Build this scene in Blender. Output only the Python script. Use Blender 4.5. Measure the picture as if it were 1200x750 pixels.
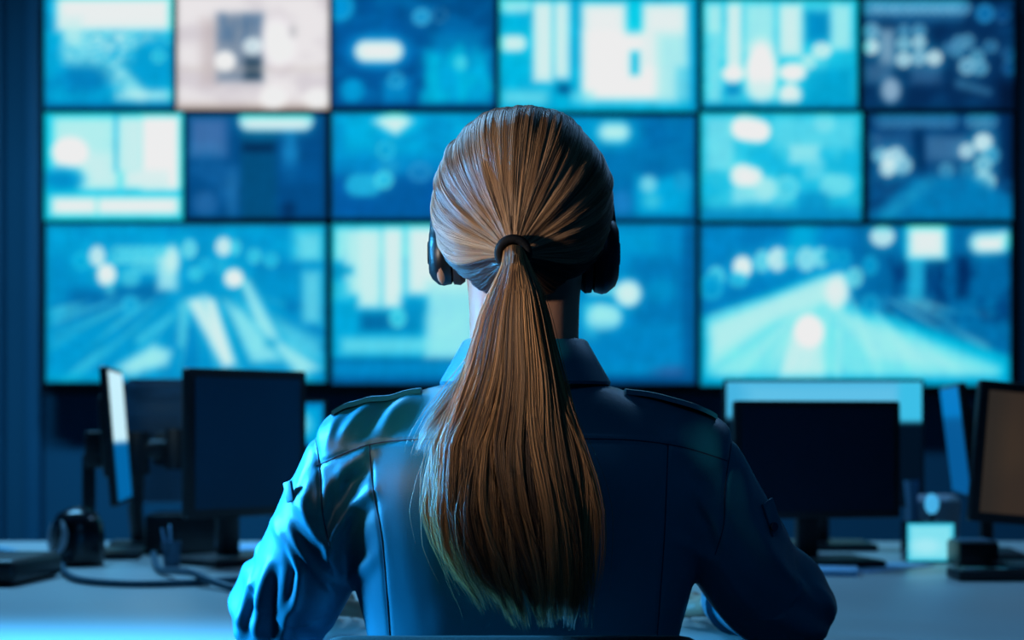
import bpy, bmesh, math, random
import numpy as np
from mathutils import Vector, Matrix, Euler
PI = math.pi
rng = np.random.default_rng(7)
random.seed(7)
S = bpy.context.scene
for o in list(bpy.data.objects): bpy.data.objects.remove(o)
COL = S.collection

# ------------------------------------------------------------------ camera
F = 2000.0      # focal length in photo pixels
CZ = 0.99       # camera height; eye level sits at photo row 500 (shifted lens)
cam = bpy.data.cameras.new('camera'); camo = bpy.data.objects.new('camera', cam); COL.objects.link(camo)
camo.location = (0, 0, CZ); camo.rotation_euler = (PI/2, 0, 0)
cam.sensor_width = 36; cam.lens = 60; cam.shift_y = 125/1200
cam.clip_start = 0.05; cam.clip_end = 50
cam.dof.use_dof = True; cam.dof.focus_distance = 1.60; cam.dof.aperture_fstop = 4.6
S.camera = camo
def W(px, py, D):
    return Vector(((px-600)*D/F, D, CZ+(500-py)*D/F))

# ------------------------------------------------------------------ world, view, lights
w = bpy.data.worlds.new('world'); S.world = w; w.use_nodes = True
bg = w.node_tree.nodes['Background']; bg.inputs[0].default_value = (0.02, 0.12, 0.3, 1); bg.inputs[1].default_value = 0.04
S.view_settings.view_transform = 'Standard'; S.view_settings.look = 'None'
S.view_settings.exposure = 0; S.view_settings.gamma = 1; S.view_settings.use_curve_mapping = False
S.cycles.use_denoising = True
S.cycles.sample_clamp_indirect = 3.0
def area(name, loc, target, size, color, power, size_y=None, spread=180):
    l = bpy.data.lights.new(name, 'AREA'); l.shape = 'RECTANGLE'; l.size = size; l.size_y = size_y or size
    l.color = color; l.energy = power; l.spread = math.radians(spread)
    o = bpy.data.objects.new(name, l); COL.objects.link(o); o.location = loc
    o.rotation_euler = (Vector(target)-Vector(loc)).to_track_quat('-Z', 'Y').to_euler()
    return o
# unseen added lights: cyan at left, pale beam from behind left, blue ones overhead
area('cyan_side_light_high', (-1.80, 2.30, 1.62), (-0.25, 1.66, 0.82), 0.26, (0.05, 0.46, 1.0), 8, 0.35, 27)
area('cyan_side_light_low', (-1.80, 2.05, 0.98), (-0.25, 1.72, 0.74), 0.25, (0.05, 0.44, 1.0), 7, 0.3, 38)
sp = bpy.data.lights.new('pale_hair_light', 'SPOT'); sp.energy = 195; sp.color = (1.0, .85, .74); sp.spot_size = math.radians(14.5); sp.spot_blend = 1.0; sp.shadow_soft_size = .10
spo = bpy.data.objects.new('pale_hair_light', sp); COL.objects.link(spo); spo.location = (-1.7, 0.25, 1.08)
spo.rotation_euler = (Vector((-.04, 1.57, 1.16))-spo.location).to_track_quat('-Z', 'Y').to_euler()
area('added_overhead_fill_c', (0.9, -0.4, 2.70), (0.9, -0.4, 0), 1.1, (0.08, 0.42, 1.0), 6, 0.25)  # weak overhead fill, added to lift the dark back
area('added_overhead_light_a', (-1.2, 3.7, 2.70), (-1.2, 3.7, 0), 1.1, (0.16, 0.56, 1.0), 60, 0.25)  # added overhead to brighten the desk
area('added_overhead_light_b', (1.2, 3.7, 2.70), (1.2, 3.7, 0), 1.1, (0.24, 0.55, 1.0), 13, 0.25)

# ------------------------------------------------------------------ materials
def lin(c):
    return tuple((v/12.92 if v <= 0.04045 else ((v+0.055)/1.055)**2.4) for v in [x/255 for x in c])
def mat(name, col, rough=0.5, metal=0.0, spec=0.5, noise=None, bump=None, sheen=0, coat=0):
    m = bpy.data.materials.new(name); m.use_nodes = True; nt = m.node_tree; b = nt.nodes['Principled BSDF']
    b.inputs['Base Color'].default_value = (*col, 1); b.inputs['Roughness'].default_value = rough
    b.inputs['Metallic'].default_value = metal; b.inputs['Specular IOR Level'].default_value = spec
    b.inputs['Sheen Weight'].default_value = sheen; b.inputs['Coat Weight'].default_value = coat
    tc = nt.nodes.new('ShaderNodeTexCoord')
    if noise:
        sc, amt = noise
        n = nt.nodes.new('ShaderNodeTexNoise'); n.inputs['Scale'].default_value = sc; n.inputs['Detail'].default_value = 6
        nt.links.new(tc.outputs['Object'], n.inputs['Vector'])
        mx = nt.nodes.new('ShaderNodeMix'); mx.data_type = 'RGBA'
        mx.inputs[6].default_value = (*[c*(1-amt) for c in col], 1); mx.inputs[7].default_value = (*[min(1, c*(1+amt)) for c in col], 1)
        nt.links.new(n.outputs['Fac'], mx.inputs[0]); nt.links.new(mx.outputs[2], b.inputs['Base Color'])
    if bump:
        sc, st, ds = bump
        n = nt.nodes.new('ShaderNodeTexNoise'); n.inputs['Scale'].default_value = sc; n.inputs['Detail'].default_value = 4
        nt.links.new(tc.outputs['Object'], n.inputs['Vector'])
        bp = nt.nodes.new('ShaderNodeBump'); bp.inputs['Strength'].default_value = st; bp.inputs['Distance'].default_value = ds
        nt.links.new(n.outputs['Fac'], bp.inputs['Height']); nt.links.new(bp.outputs[0], b.inputs['Normal'])
    return m
def emis(name, col, strength=1.0, base=(0, 0, 0)):
    m = mat(name, base, 0.35); b = m.node_tree.nodes['Principled BSDF']
    b.inputs['Emission Color'].default_value = (*col, 1); b.inputs['Emission Strength'].default_value = strength
    return m
def attr_mat(name, emit=True, rough=0.3, spec=0.5):
    m = mat(name, (0, 0, 0), rough, spec=spec); nt = m.node_tree; b = nt.nodes['Principled BSDF']
    a = nt.nodes.new('ShaderNodeAttribute'); a.attribute_name = 'Col'
    nt.links.new(a.outputs['Color'], b.inputs['Emission Color' if emit else 'Base Color'])
    b.inputs['Emission Strength'].default_value = 1.0 if emit else 0.0
    return m
M = dict(
    wall=mat('navy_wall_paint', (0.012, 0.13, 0.22), 0.85, noise=(1.2, .18), bump=(60, .1, .01)),
    slat=mat('navy_wall_slats', (0.014, 0.15, 0.26), 0.6, noise=(2, .15)),
    ceil=mat('dark_ceiling_tile', (0.06, 0.09, 0.13), 0.9, noise=(3, .1)),
    floor=mat('dark_carpet', (0.03, 0.05, 0.08), 0.95, noise=(40, .3), bump=(200, .4, .004)),
    desk=mat('pale_desk_laminate', (0.52, 0.54, 0.54), 0.36, noise=(5, .05), bump=(25, .04, .002)),
    desk_edge=mat('desk_edge_band', (0.08, 0.10, 0.13), 0.5, noise=(9, .1)),
    black=mat('black_plastic', (0.008, 0.010, 0.014), 0.45, noise=(20, .2), bump=(300, .05, .001)),
    blackg=mat('black_gloss', (0.006, 0.008, 0.012), 0.22, noise=(20, .2)),
    scr=mat('dark_screen_glass', (0.004, 0.07, 0.13), 0.35, spec=.3, noise=(4, .2)),
    grey=mat('blue_grey_plastic', (0.06, 0.15, 0.24), 0.5, noise=(12, .15)),
    lgrey=mat('pale_grey_plastic', (0.35, 0.40, 0.46), 0.5, noise=(12, .1)),
    metal=mat('dark_metal', (0.15, 0.17, 0.2), 0.35, metal=0.9, noise=(12, .1)),
    paper=mat('pale_blue_paper', (0.30, 0.58, 0.85), 0.6, noise=(15, .06)),
    cableb=mat('teal_cable', (0.02, 0.09, 0.14), 0.45, noise=(30, .1)),
    cablel=mat('pale_cable', (0.25, 0.5, 0.65), 0.45, noise=(30, .1)),
    shirt=mat('navy_blue_shirt_cloth', (0.005, 0.165, 0.235), 0.42, spec=0.4, noise=(14, .10), bump=(900, .25, .0008), sheen=0.0),
    stitch=mat('dark_stitching', (0.008, 0.03, 0.07), 0.7, noise=(40, .2)),
    skin=mat('skin', (0.40, 0.20, 0.12), 0.5, noise=(25, .12), bump=(200, .1, .001)),
    lips=mat('lips', (0.35, 0.09, 0.08), 0.4, noise=(40, .1)),
    eye=mat('eye_white', (0.7, 0.7, 0.7), 0.15, noise=(5, .03)),
    iris=mat('iris', (0.05, 0.12, 0.18), 0.2, noise=(60, .3)),
    trousers=mat('dark_trousers', (0.012, 0.018, 0.035), 0.8, noise=(20, .2), bump=(700, .2, .001)),
    scalp=mat('dark_hair_base', (0.030, 0.015, 0.009), 0.85, spec=.1, noise=(60, .3)),
    cupm=mat('satin_black_plastic', (0.004, 0.006, 0.010), 0.38, spec=.35, noise=(30, .2)),
    elastic=mat('black_elastic', (0.003, 0.004, 0.006), 0.7, spec=.2, noise=(80, .3), bump=(400, .5, .001)),
    foam=mat('black_foam', (0.010, 0.012, 0.016), 0.75, noise=(80, .2), bump=(500, .3, .001)),
    chair=mat('black_chair_mesh', (0.008, 0.009, 0.012), 0.7, noise=(50, .2), bump=(600, .4, .001)),
    disp=attr_mat('screen_picture', True, .6, .08),
    hair=attr_mat('blonde_hair_strand', False, 0.42, 0.45),
)

# ------------------------------------------------------------------ mesh helpers
def mesh(name, V, Fc, m, parent=None, smooth=True, kind=None, colors=None):
    me = bpy.data.meshes.new(name)
    V = np.asarray(V, float)
    if parent is not None: V = V-np.array(parent_origin(parent))
    if isinstance(Fc, np.ndarray):
        n = Fc.shape[1]
        me.vertices.add(len(V)); me.vertices.foreach_set('co', V.astype(np.float32).ravel())
        me.loops.add(Fc.size); me.loops.foreach_set('vertex_index', Fc.astype(np.int32).ravel())
        me.polygons.add(len(Fc)); me.polygons.foreach_set('loop_start', np.arange(0, Fc.size, n, dtype=np.int32))
        me.update(calc_edges=True)
    else:
        me.from_pydata(V.tolist(), [], Fc); me.update()
    if smooth: me.polygons.foreach_set('use_smooth', np.ones(len(me.polygons), bool))
    if colors is not None:
        a = me.color_attributes.new('Col', 'FLOAT_COLOR', 'POINT')
        c = np.ones((len(V), 4), np.float32); c[:, :3] = colors; a.data.foreach_set('color', c.ravel())
    me.materials.append(m)
    o = bpy.data.objects.new(name, me); COL.objects.link(o)
    if parent is not None: o.parent = parent
    if kind: o['kind'] = kind
    return o
def parent_origin(p):
    # children are authored in the frame of the top-level Empty
    
    while p.parent is not None: p = p.parent
    return p.get('_origin', (0, 0, 0))
def thing(name, label, cat, loc=(0, 0, 0), rot=(0, 0, 0), group=None):
    o = bpy.data.objects.new(name, None); COL.objects.link(o); o.empty_display_size = .05
    o.location = loc; o.rotation_euler = rot; o['label'] = label; o['category'] = cat
    if group: o['group'] = group
    return o
def tag(o, label, cat, group=None):
    o['label'] = label; o['category'] = cat
    if group: o['group'] = group
    return o
class G:
    """collects shapes into one mesh"""
    def __init__(s): s.V = []; s.F = []
    def add(s, V, Fc):
        k = len(s.V); s.V += [tuple(v) for v in V]; s.F += [tuple(i+k for i in f) for f in Fc]; return s
    def box(s, c, sz, rot=(0, 0, 0), bevel=0.0, seg=2):
        bm = bmesh.new(); bmesh.ops.create_cube(bm, size=1)
        for v in bm.verts: v.co = Vector((v.co.x*sz[0], v.co.y*sz[1], v.co.z*sz[2]))
        if bevel: bmesh.ops.bevel(bm, geom=list(bm.edges), offset=bevel, segments=seg, profile=.5, affect='EDGES')
        R = Euler(rot).to_matrix()
        s._bm(bm, lambda v: R @ v+Vector(c)); return s
    def _bm(s, bm, f):
        bm.verts.index_update(); k = len(s.V)
        s.V += [tuple(f(v.co)) for v in bm.verts]; s.F += [tuple(v.index+k for v in fc.verts) for fc in bm.faces]; bm.free()
    def plate(s, c, w, h, t, r, rot=(0, 0, 0), bev=.002):
        """rounded rectangle in XZ, thickness along Y"""
        bm = bmesh.new(); pts = []
        for cx, cz, a0 in ((w/2-r, h/2-r, 0), (-w/2+r, h/2-r, PI/2), (-w/2+r, -h/2+r, PI), (w/2-r, -h/2+r, 3*PI/2)):
            for i in range(6):
                a = a0+i*PI/10; pts.append((cx+r*math.cos(a), cz+r*math.sin(a)))
        vs = [bm.verts.new((x, -t/2, z)) for x, z in pts]; f = bm.faces.new(vs)
        e = bmesh.ops.extrude_face_region(bm, geom=[f])
        for v in e['geom']:
            if isinstance(v, bmesh.types.BMVert): v.co.y = t/2
        bmesh.ops.recalc_face_normals(bm, faces=bm.faces)
        if bev:
            ed = [e for e in bm.edges if abs(e.verts[0].co.y-e.verts[1].co.y) < 1e-6]
            bmesh.ops.bevel(bm, geom=ed, offset=bev, segments=2, profile=.5, affect='EDGES')
        R = Euler(rot).to_matrix(); s._bm(bm, lambda v: R @ v+Vector(c)); return s
    def tube(s, P, R, n=12, ry=None, cap=True):
        P = [Vector(p) for p in P]; R = [R]*len(P) if isinstance(R, (int, float)) else R
        up = None; rings = []
        for i, p in enumerate(P):
            t = (P[min(i+1, len(P)-1)]-P[max(i-1, 0)]).normalized()
            if up is None:
                up = Vector((0, 0, 1)) if abs(t.z) < .9 else Vector((1, 0, 0))
            a = (up-t*up.dot(t)).normalized(); b = t.cross(a); up = a
            k = ry if ry else 1.0
            rings.append([p+a*(R[i]*math.cos(2*PI*j/n))+b*(R[i]*k*math.sin(2*PI*j/n)) for j in range(n)])
        return s.loft(rings, cap)
    def loft(s, rings, cap=True):
        n = len(rings[0]); V = [p for r in rings for p in r]; Fc = []
        for i in range(len(rings)-1):
            for j in range(n):
                k = (j+1) % n; Fc.append((i*n+j, i*n+k, (i+1)*n+k, (i+1)*n+j))
        if cap: Fc.append(tuple(range(n-1, -1, -1))); Fc.append(tuple((len(rings)-1)*n+j for j in range(n)))
        return s.add(V, Fc)
    def ball(s, c, r, nu=20, nv=12, rot=(0, 0, 0)):
        r = (r, r, r) if isinstance(r, (int, float)) else r; bm = bmesh.new()
        bmesh.ops.create_uvsphere(bm, u_segments=nu, v_segments=nv, radius=1)
        R = Euler(rot).to_matrix(); s._bm(bm, lambda v: R @ Vector((v.x*r[0], v.y*r[1], v.z*r[2]))+Vector(c)); return s
    def torus(s, c, R, r, axis, n=28, m=10, sx=1.0):
        q = Vector(axis).normalized().to_track_quat('Z', 'Y'); V = []; Fc = []
        for i in range(n):
            for j in range(m):
                a = 2*PI*i/n; b = 2*PI*j/m
                V.append(q @ Vector(((R+r*math.cos(b))*math.cos(a)*sx, (R+r*math.cos(b))*math.sin(a), r*math.sin(b)))+Vector(c))
                Fc.append((i*m+j, ((i+1) % n)*m+j, ((i+1) % n)*m+(j+1) % m, i*m+(j+1) % m))
        return s.add(V, Fc)
    def build(s, name, m, parent=None, smooth=True, kind=None):
        o = mesh(name, s.V, s.F, m, parent, False, kind)
        if smooth:
            o.data.polygons.foreach_set('use_smooth', np.ones(len(o.data.polygons), bool))
            try: o.data.set_sharp_from_angle(angle=math.radians(38))
            except Exception: pass
        bm = bmesh.new(); bm.from_mesh(o.data); bmesh.ops.recalc_face_normals(bm, faces=bm.faces); bm.to_mesh(o.data); bm.free()
        return o
def remesh(g, voxel):
    """fuse overlapping closed shapes into one continuous surface"""
    o = g.build('tmp', M['black']); md = o.modifiers.new('r', 'REMESH'); md.mode = 'VOXEL'; md.voxel_size = voxel
    dg = bpy.context.evaluated_depsgraph_get(); me = bpy.data.meshes.new_from_object(o.evaluated_get(dg))
    V = np.empty(len(me.vertices)*3, np.float32); me.vertices.foreach_get('co', V); V = V.reshape(-1, 3).astype(float)
    Fc = np.empty(len(me.loops), np.int32); me.loops.foreach_get('vertex_index', Fc)
    Fc = Fc.reshape(-1, 4)
    old = o.data; bpy.data.objects.remove(o); bpy.data.meshes.remove(old); bpy.data.meshes.remove(me)
    return V, Fc
def edges_of(Fc):
    E = np.concatenate([Fc[:, [0, 1]], Fc[:, [1, 2]], Fc[:, [2, 3]], Fc[:, [3, 0]]]); return E
def smooth(V, Fc, it, k=0.6, mask=None):
    E = edges_of(Fc); n = len(V); cnt = np.bincount(E[:, 0], minlength=n)+np.bincount(E[:, 1], minlength=n)
    for _ in range(it):
        A = np.stack([np.bincount(E[:, 0], V[E[:, 1], c], n)+np.bincount(E[:, 1], V[E[:, 0], c], n) for c in range(3)], 1)/np.maximum(cnt, 1)[:, None]
        kk = k if mask is None else (k*mask)[:, None]
        V = V+(A-V)*kk
    return V
def normals(V, Fc):
    n = np.cross(V[Fc[:, 2]]-V[Fc[:, 0]], V[Fc[:, 3]]-V[Fc[:, 1]]); N = np.zeros_like(V)
    for i in range(4):
        for c in range(3): N[:, c] += np.bincount(Fc[:, i], n[:, c], len(V))
    return N/np.maximum(np.linalg.norm(N, axis=1), 1e-12)[:, None]

# ------------------------------------------------------------------ the room
XL, XR, YB, YF, H = -3.2, 3.2, -2.2, 5.75, 2.8
def slab(name, x0, x1, y0, y1, z0, z1, m): return G().box(((x0+x1)/2, (y0+y1)/2, (z0+z1)/2), (x1-x0, y1-y0, z1-z0)).build(name, m, kind='structure', smooth=False)
slab('floor', XL-.1, XR+.1, YB-.1, YF+.1, -.1, 0, M['floor'])
slab('ceiling', XL-.1, XR+.1, YB-.1, YF+.1, H, H+.1, M['ceil'])
slab('wall_back', XL-.1, XR+.1, YF, YF+.1, 0, H, M['wall'])
slab('wall_front', XL-.1, XR+.1, YB-.1, YB, 0, H, M['wall'])
slab('wall_left', XL-.1, XL, YB, YF, 0, H, M['wall'])
slab('wall_right', XR, XR+.1, YB, YF, 0, H, M['wall'])
g = G()
for x in (-1.86, -1.73, -1.60):           # upright battens left of the screens
    g.box((x, YF-.03, 1.4), (.05, .06, 2.8), bevel=.006)
g.build('trim_1', M['slat'], kind='structure')
G().box((0, YF-.01, .06), (6.4, .02, .12), bevel=.004).build('baseboard_back', M['slat'], kind='structure')

# unseen ceiling fittings, added to house the overhead lights
def fitting(x, label, y=3.7):
    t = thing('added_ceiling_light', label, 'ceiling light', (x, y, 2.72), group='added blue ceiling light panels')
    G().box((0, 0, .05), (1.16, .31, .05), bevel=.004).box((0, .15, .01), (1.16, .012, .05)).box((0, -.15, .01), (1.16, .012, .05)).box((.575, 0, .01), (.012, .3, .05)).box((-.575, 0, .01), (.012, .3, .05)).build('housing', M['metal'], t)
fitting(-1.2, 'unseen long blue ceiling panel added to light the desk, at the left'); fitting(1.2, 'unseen long blue ceiling panel added to light the desk, at the right')
fitting(0.9, 'unseen dim blue fill light panel added behind the woman, above the camera', -0.4)

# ------------------------------------------------------------------ pictures on the screens
def vnoise(X, Y, s, seed=0):
    x = X/s; y = Y/s; xi = np.floor(x).astype(int); yi = np.floor(y).astype(int); fx = x-xi; fy = y-yi
    fx = fx*fx*(3-2*fx); fy = fy*fy*(3-2*fy)
    def h(a, b):
        q = (a*374761393+b*668265263+seed*982451653) & 0xffffffff
        q = ((q ^ (q >> 13))*1274126177) & 0xffffffff
        return ((q ^ (q >> 16)) & 0xffff)/65535.0
    return (h(xi, yi)*(1-fx)+h(xi+1, yi)*fx)*(1-fy)+(h(xi, yi+1)*(1-fx)+h(xi+1, yi+1)*fx)*fy
class Pic:
    def __init__(s, X, Y, base): s.X = X; s.Y = Y; s.C = np.ones(X.shape+(3,))*np.array(base)/255.
    def mix(s, m, c):
        s.C = s.C+(np.array(c)/255.-s.C)*m[..., None]
    def r(s, x0, y0, x1, y1, c, soft=4, a=1.0):
        dx = np.minimum(s.X-x0, x1-s.X); dy = np.minimum(s.Y-y0, y1-s.Y); d = np.minimum(dx, dy)
        s.mix(a*np.clip(d/soft+.5, 0, 1), c); return s
    def e(s, cx, cy, rx, ry, c, soft=3, a=1.0, ring=0):
        q = np.hypot((s.X-cx)/rx, (s.Y-cy)/ry); d = (1-q)*min(rx, ry); m = np.clip(d/soft+.5, 0, 1)
        s.mix(a*m, c)
        if ring: s.mix(min(1, ring*1.6)*m*np.clip(1-np.abs(q-.82)/.18, 0, 1), [min(255, v+80) for v in c])
        return s
    def l(s, pts, w0, w1, c, soft=4, a=1.0):
        (x0, y0), (x1, y1) = pts; L = (x1-x0)**2+(y1-y0)**2
        t = np.clip(((s.X-x0)*(x1-x0)+(s.Y-y0)*(y1-y0))/L, 0, 1)
        d = (w0+(w1-w0)*t)-np.hypot(s.X-x0-t*(x1-x0), s.Y-y0-t*(y1-y0)); s.mix(a*np.clip(d/soft+.5, 0, 1), c); return s
    def p(s, pts, c, soft=5, a=1.0):
        P = np.array(pts, float); inside = np.zeros(s.X.shape, bool); D = np.full(s.X.shape, 1e9)
        for i in range(len(P)):
            x0, y0 = P[i]; x1, y1 = P[(i+1) % len(P)]
            t = np.clip(((s.X-x0)*(x1-x0)+(s.Y-y0)*(y1-y0))/((x1-x0)**2+(y1-y0)**2+1e-9), 0, 1)
            D = np.minimum(D, np.hypot(s.X-x0-t*(x1-x0), s.Y-y0-t*(y1-y0)))
            cr = ((y0 > s.Y) != (y1 > s.Y)) & (s.X < (x1-x0)*(s.Y-y0)/(y1-y0+1e-12)+x0); inside ^= cr
        s.mix(a*np.clip(np.where(inside, D, -D)/soft+.5, 0, 1), c); return s
    def n(s, sx, sy, c, a=.5, seed=1, lo=.4, hi=.7, box=None):
        q = np.clip((vnoise(s.X/sx, s.Y/sy, 1, seed)*.65+vnoise(s.X/sx*2.1, s.Y/sy*2.1, 1, seed+9)*.35-lo)/(hi-lo), 0, 1)
        if box:
            x0, y0, x1, y1 = box; q = q*np.clip(np.minimum(np.minimum(s.X-x0, x1-s.X), np.minimum(s.Y-y0, y1-s.Y))/8+.5, 0, 1)
        s.mix(a*q, c); return s
    def fan(s, cx, cy, k, c, a=.4, seed=1, box=None, lo=.45, hi=.75):
        th = np.arctan2(s.X-cx, np.maximum(s.Y-cy, .1)); q = np.clip((vnoise(th*k, np.hypot(s.X-cx, s.Y-cy)/90, 1, seed)-lo)/(hi-lo), 0, 1)
        if box:
            x0, y0, x1, y1 = box; q = q*np.clip(np.minimum(np.minimum(s.X-x0, x1-s.X), np.minimum(s.Y-y0, y1-s.Y))/10+.5, 0, 1)
        s.mix(a*q, c); return s
WT = (232, 244, 252); PALE = (150, 222, 242); CY = (0, 160, 214); DK = (0, 70, 125)
def pA1(p):
    p.n(14, 8, (0, 115, 180), .7, 3); p.r(66, -20, 206, 36, (222, 240, 248), 9); p.r(74, 20, 96, 60, (190, 232, 245), 10, .7)
    p.n(6, 3, (190, 235, 246), .8, 5, .35, .6, (75, 38, 160, 75)); p.l([(85, 62), (135, 88)], 14, 12, (140, 218, 240), 12, .8)
    p.l([(135, 85), (165, 112)], 12, 8, (160, 228, 244), 9, .8); p.l([(140, 112), (196, 112)], 6, 6, (190, 236, 248), 8, .8)
    p.n(7, 3, (205, 240, 248), .6, 8, .4, .6, (100, 40, 200, 60)); p.e(100, 92, 30, 16, (0, 108, 172), 14); p.e(182, 72, 28, 24, (0, 140, 200), 12)
    p.e(186, 66, 8, 8, (40, 175, 220), 3, .8, .5); p.n(5, 3, (0, 130, 190), .5, 11, .5, .7, (60, 50, 150, 125)); p.r(50, 121, 212, 140, (0, 90, 150), 8)
def pA2(p):
    p.n(30, 20, (205, 198, 205), .8, 2); p.r(236, 22, 256, 100, (190, 176, 178), 12, .6); p.r(254, 16, 308, 96, (128, 146, 168), 8)
    p.n(5, 20, (80, 120, 160), .7, 4, .4, .6, (256, 16, 308, 50)); p.r(286, 68, 307, 94, (40, 72, 98), 6); p.e(296, 54, 11, 10, (200, 220, 228), 3, 1, .4)
    p.e(264, 72, 12, 12, (250, 255, 255), 3); p.e(326, 52, 16, 26, (246, 242, 246), 12); p.e(343, 37, 5, 8, (170, 172, 176), 4, .6)
    p.r(212, 78, 386, 84, (200, 190, 186), 6, .5); p.r(206, 122, 390, 140, (178, 160, 152), 8, .8); p.e(320, 116, 14, 12, (244, 242, 240), 8)
    p.e(372, 116, 14, 12, (240, 240, 238), 8)
def pA3(p):
    p.r(470, -10, 585, 60, (0, 60, 110), 20); p.n(25, 12, (0, 95, 165), .7, 3); p.r(390, 20, 500, 50, (0, 72, 140), 14, .6)
    p.r(500, 60, 574, 124, (0, 150, 212), 14); p.r(506, 40, 566, 70, (0, 125, 190), 14, .6); p.n(10, 24, (0, 185, 225), .6, 8, .5, .7, (490, 50, 580, 124))
    p.e(398, 8, 17, 17, (0, 128, 206), 4, 1, .3); p.e(494, 20, 11, 10, (28, 132, 200), 3, 1, .5); p.e(515, 18, 10, 9, (0, 62, 112), 3, 1, .5)
    p.e(444, 60, 36, 20, (0, 110, 200), 16); p.l([(428, 60), (460, 60)], 12, 12, (225, 245, 255), 4)
    p.e(413, 106, 14, 14, (0, 138, 208), 5); p.r(449, 94, 478, 120, (0, 116, 188), 8); p.e(464, 94, 10, 10, (20, 130, 195), 3, .8, .5); p.e(540, 74, 7, 8, (70, 205, 235), 5)
    p.r(380, 122, 590, 140, (0, 40, 85), 8)
def pA4(p):
    p.n(14, 20, (0, 140, 200), .5, 3); p.r(625, 1, 647, 96, (206, 234, 248), 5); p.r(650, 1, 667, 92, (200, 232, 248), 5)
    p.r(672, 0, 680, 80, (0, 120, 180), 5, .7); p.r(682, 4, 734, 108, (222, 238, 250), 8); p.r(684, 38, 792, 118, (232, 242, 252), 10)
    p.r(752, 4, 806, 78, (216, 238, 250), 8); p.r(770, 40, 812, 120, (140, 216, 240), 14, .7); p.r(736, 2, 752, 34, (0, 186, 224), 6)
    p.r(739, 60, 749, 88, (0, 148, 196), 4); p.l([(592, 51), (608, 51)], 9, 9, (205, 238, 250), 4); p.l([(592, 6), (614, 6)], 9, 9, (150, 222, 242), 6)
    p.e(661, 104, 8, 6, (0, 52, 92), 6); p.r(588, 106, 642, 124, (110, 210, 238), 10, .8); p.r(670, 108, 696, 120, (130, 215, 240), 8, .7); p.r(584, 123, 830, 140, (0, 160, 214), 5); p.r(808, 0, 830, 140, (0, 140, 200), 6)
def pA5(p):
    p.n(16, 24, (90, 205, 235), .7, 3); p.r(826, 4, 846, 40, (160, 226, 242), 6); p.r(944, 14, 974, 50, (0, 120, 180), 8); p.r(936, 80, 1002, 122, (0, 145, 195), 12, .9)
    p.r(852, 2, 869, 90, (206, 236, 248), 5); p.r(873, 4, 908, 60, (150, 222, 242), 8); p.r(913, 4, 940, 66, (196, 234, 248), 7); p.r(974, 4, 998, 58, (150, 224, 244), 7)
    for y in (48, 66, 84, 102, 118): p.e(836, y, 10, 11, (130, 218, 240), 4, .8)
    p.e(859, 104, 10, 9, (0, 112, 176), 8); p.e(892, 82, 19, 34, (234, 246, 254), 9); p.e(859, 87, 13, 10, (240, 250, 255), 4); p.e(892, 106, 16, 12, (200, 236, 248), 8)
    p.e(929, 85, 16, 11, (236, 248, 255), 4); p.e(926, 111, 13, 13, (220, 242, 252), 4); p.e(948, 73, 8, 8, (150, 222, 240), 3, 1, .8); p.e(963, 59, 11, 9, (185, 230, 246), 3, 1, .5)
    p.r(818, 120, 1010, 140, (0, 130, 185), 6)
def pA6(p):
    p.n(20, 12, (10, 50, 85), .6, 3)
    for k in range(13): p.e(1018+k*9.2, 9, 9, 9, (80, 130, 175), 3, .75, .5)
    p.r(1014, 20, 1130, 24, (30, 70, 110), 3)
    for x, y, r_, c in [(1021, 36, 9, (110, 150, 185)), (1021, 55, 9, (205, 235, 245)), (1059, 36, 7, (70, 120, 160)), (1059, 51, 8, (120, 165, 195)), (1059, 70, 9, (175, 205, 225)),
                        (1077, 36, 8, (70, 120, 160)), (1077, 50, 8, (160, 195, 220)), (1077, 68, 9, (130, 160, 190)), (1095, 68, 9, (205, 225, 235)), (1154, 16, 11, (10, 95, 160)), (1175, 18, 9, (0, 45, 90)),
                        (1125, 50, 9, (60, 105, 145)), (1134, 48, 8, (70, 115, 150)), (1121, 60, 8, (60, 105, 140)), (1145, 66, 8, (70, 120, 150)), (1161, 54, 8, (40, 85, 120)), (1133, 78, 10, (110, 150, 185)),
                        (1149, 80, 9, (80, 130, 165)), (1182, 64, 8, (20, 60, 100)), (1182, 80, 8, (10, 55, 100)), (1112, 56, 7, (50, 90, 130))]: p.e(x, y, r_, r_, c, 3, .9, .5)
    p.r(1031, 34, 1048, 76, (150, 155, 180), 8, .8); p.r(1012, 76, 1045, 96, (90, 110, 145), 10, .6); p.e(1044, 106, 11, 14, (170, 165, 190), 5, .85); p.r(1068, 78, 1102, 98, (60, 80, 115), 8, .7)
    p.l([(1124, 98), (1158, 108)], 5, 4, (70, 110, 145), 6, .7); p.r(1170, 96, 1200, 130, (3, 12, 25), 12)
def pB1(p):
    p.r(62, 136, 138, 200, (170, 232, 248), 10); p.r(92, 180, 140, 224, (190, 238, 250), 12); p.r(138, 136, 166, 200, (190, 236, 248), 5); p.r(134, 134, 138, 202, (0, 140, 195), 3)
    p.r(166, 134, 212, 226, (240, 250, 255), 6); p.r(144, 198, 200, 222, (205, 242, 252), 8); p.e(82, 178, 21, 17, (252, 254, 255), 4); p.e(74, 210, 24, 14, (0, 125, 190), 10)
    p.r(50, 223, 218, 228, (0, 160, 210), 4); p.r(60, 231, 211, 252, (225, 246, 252), 8); p.r(112, 230, 116, 254, (120, 216, 240), 3)
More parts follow.
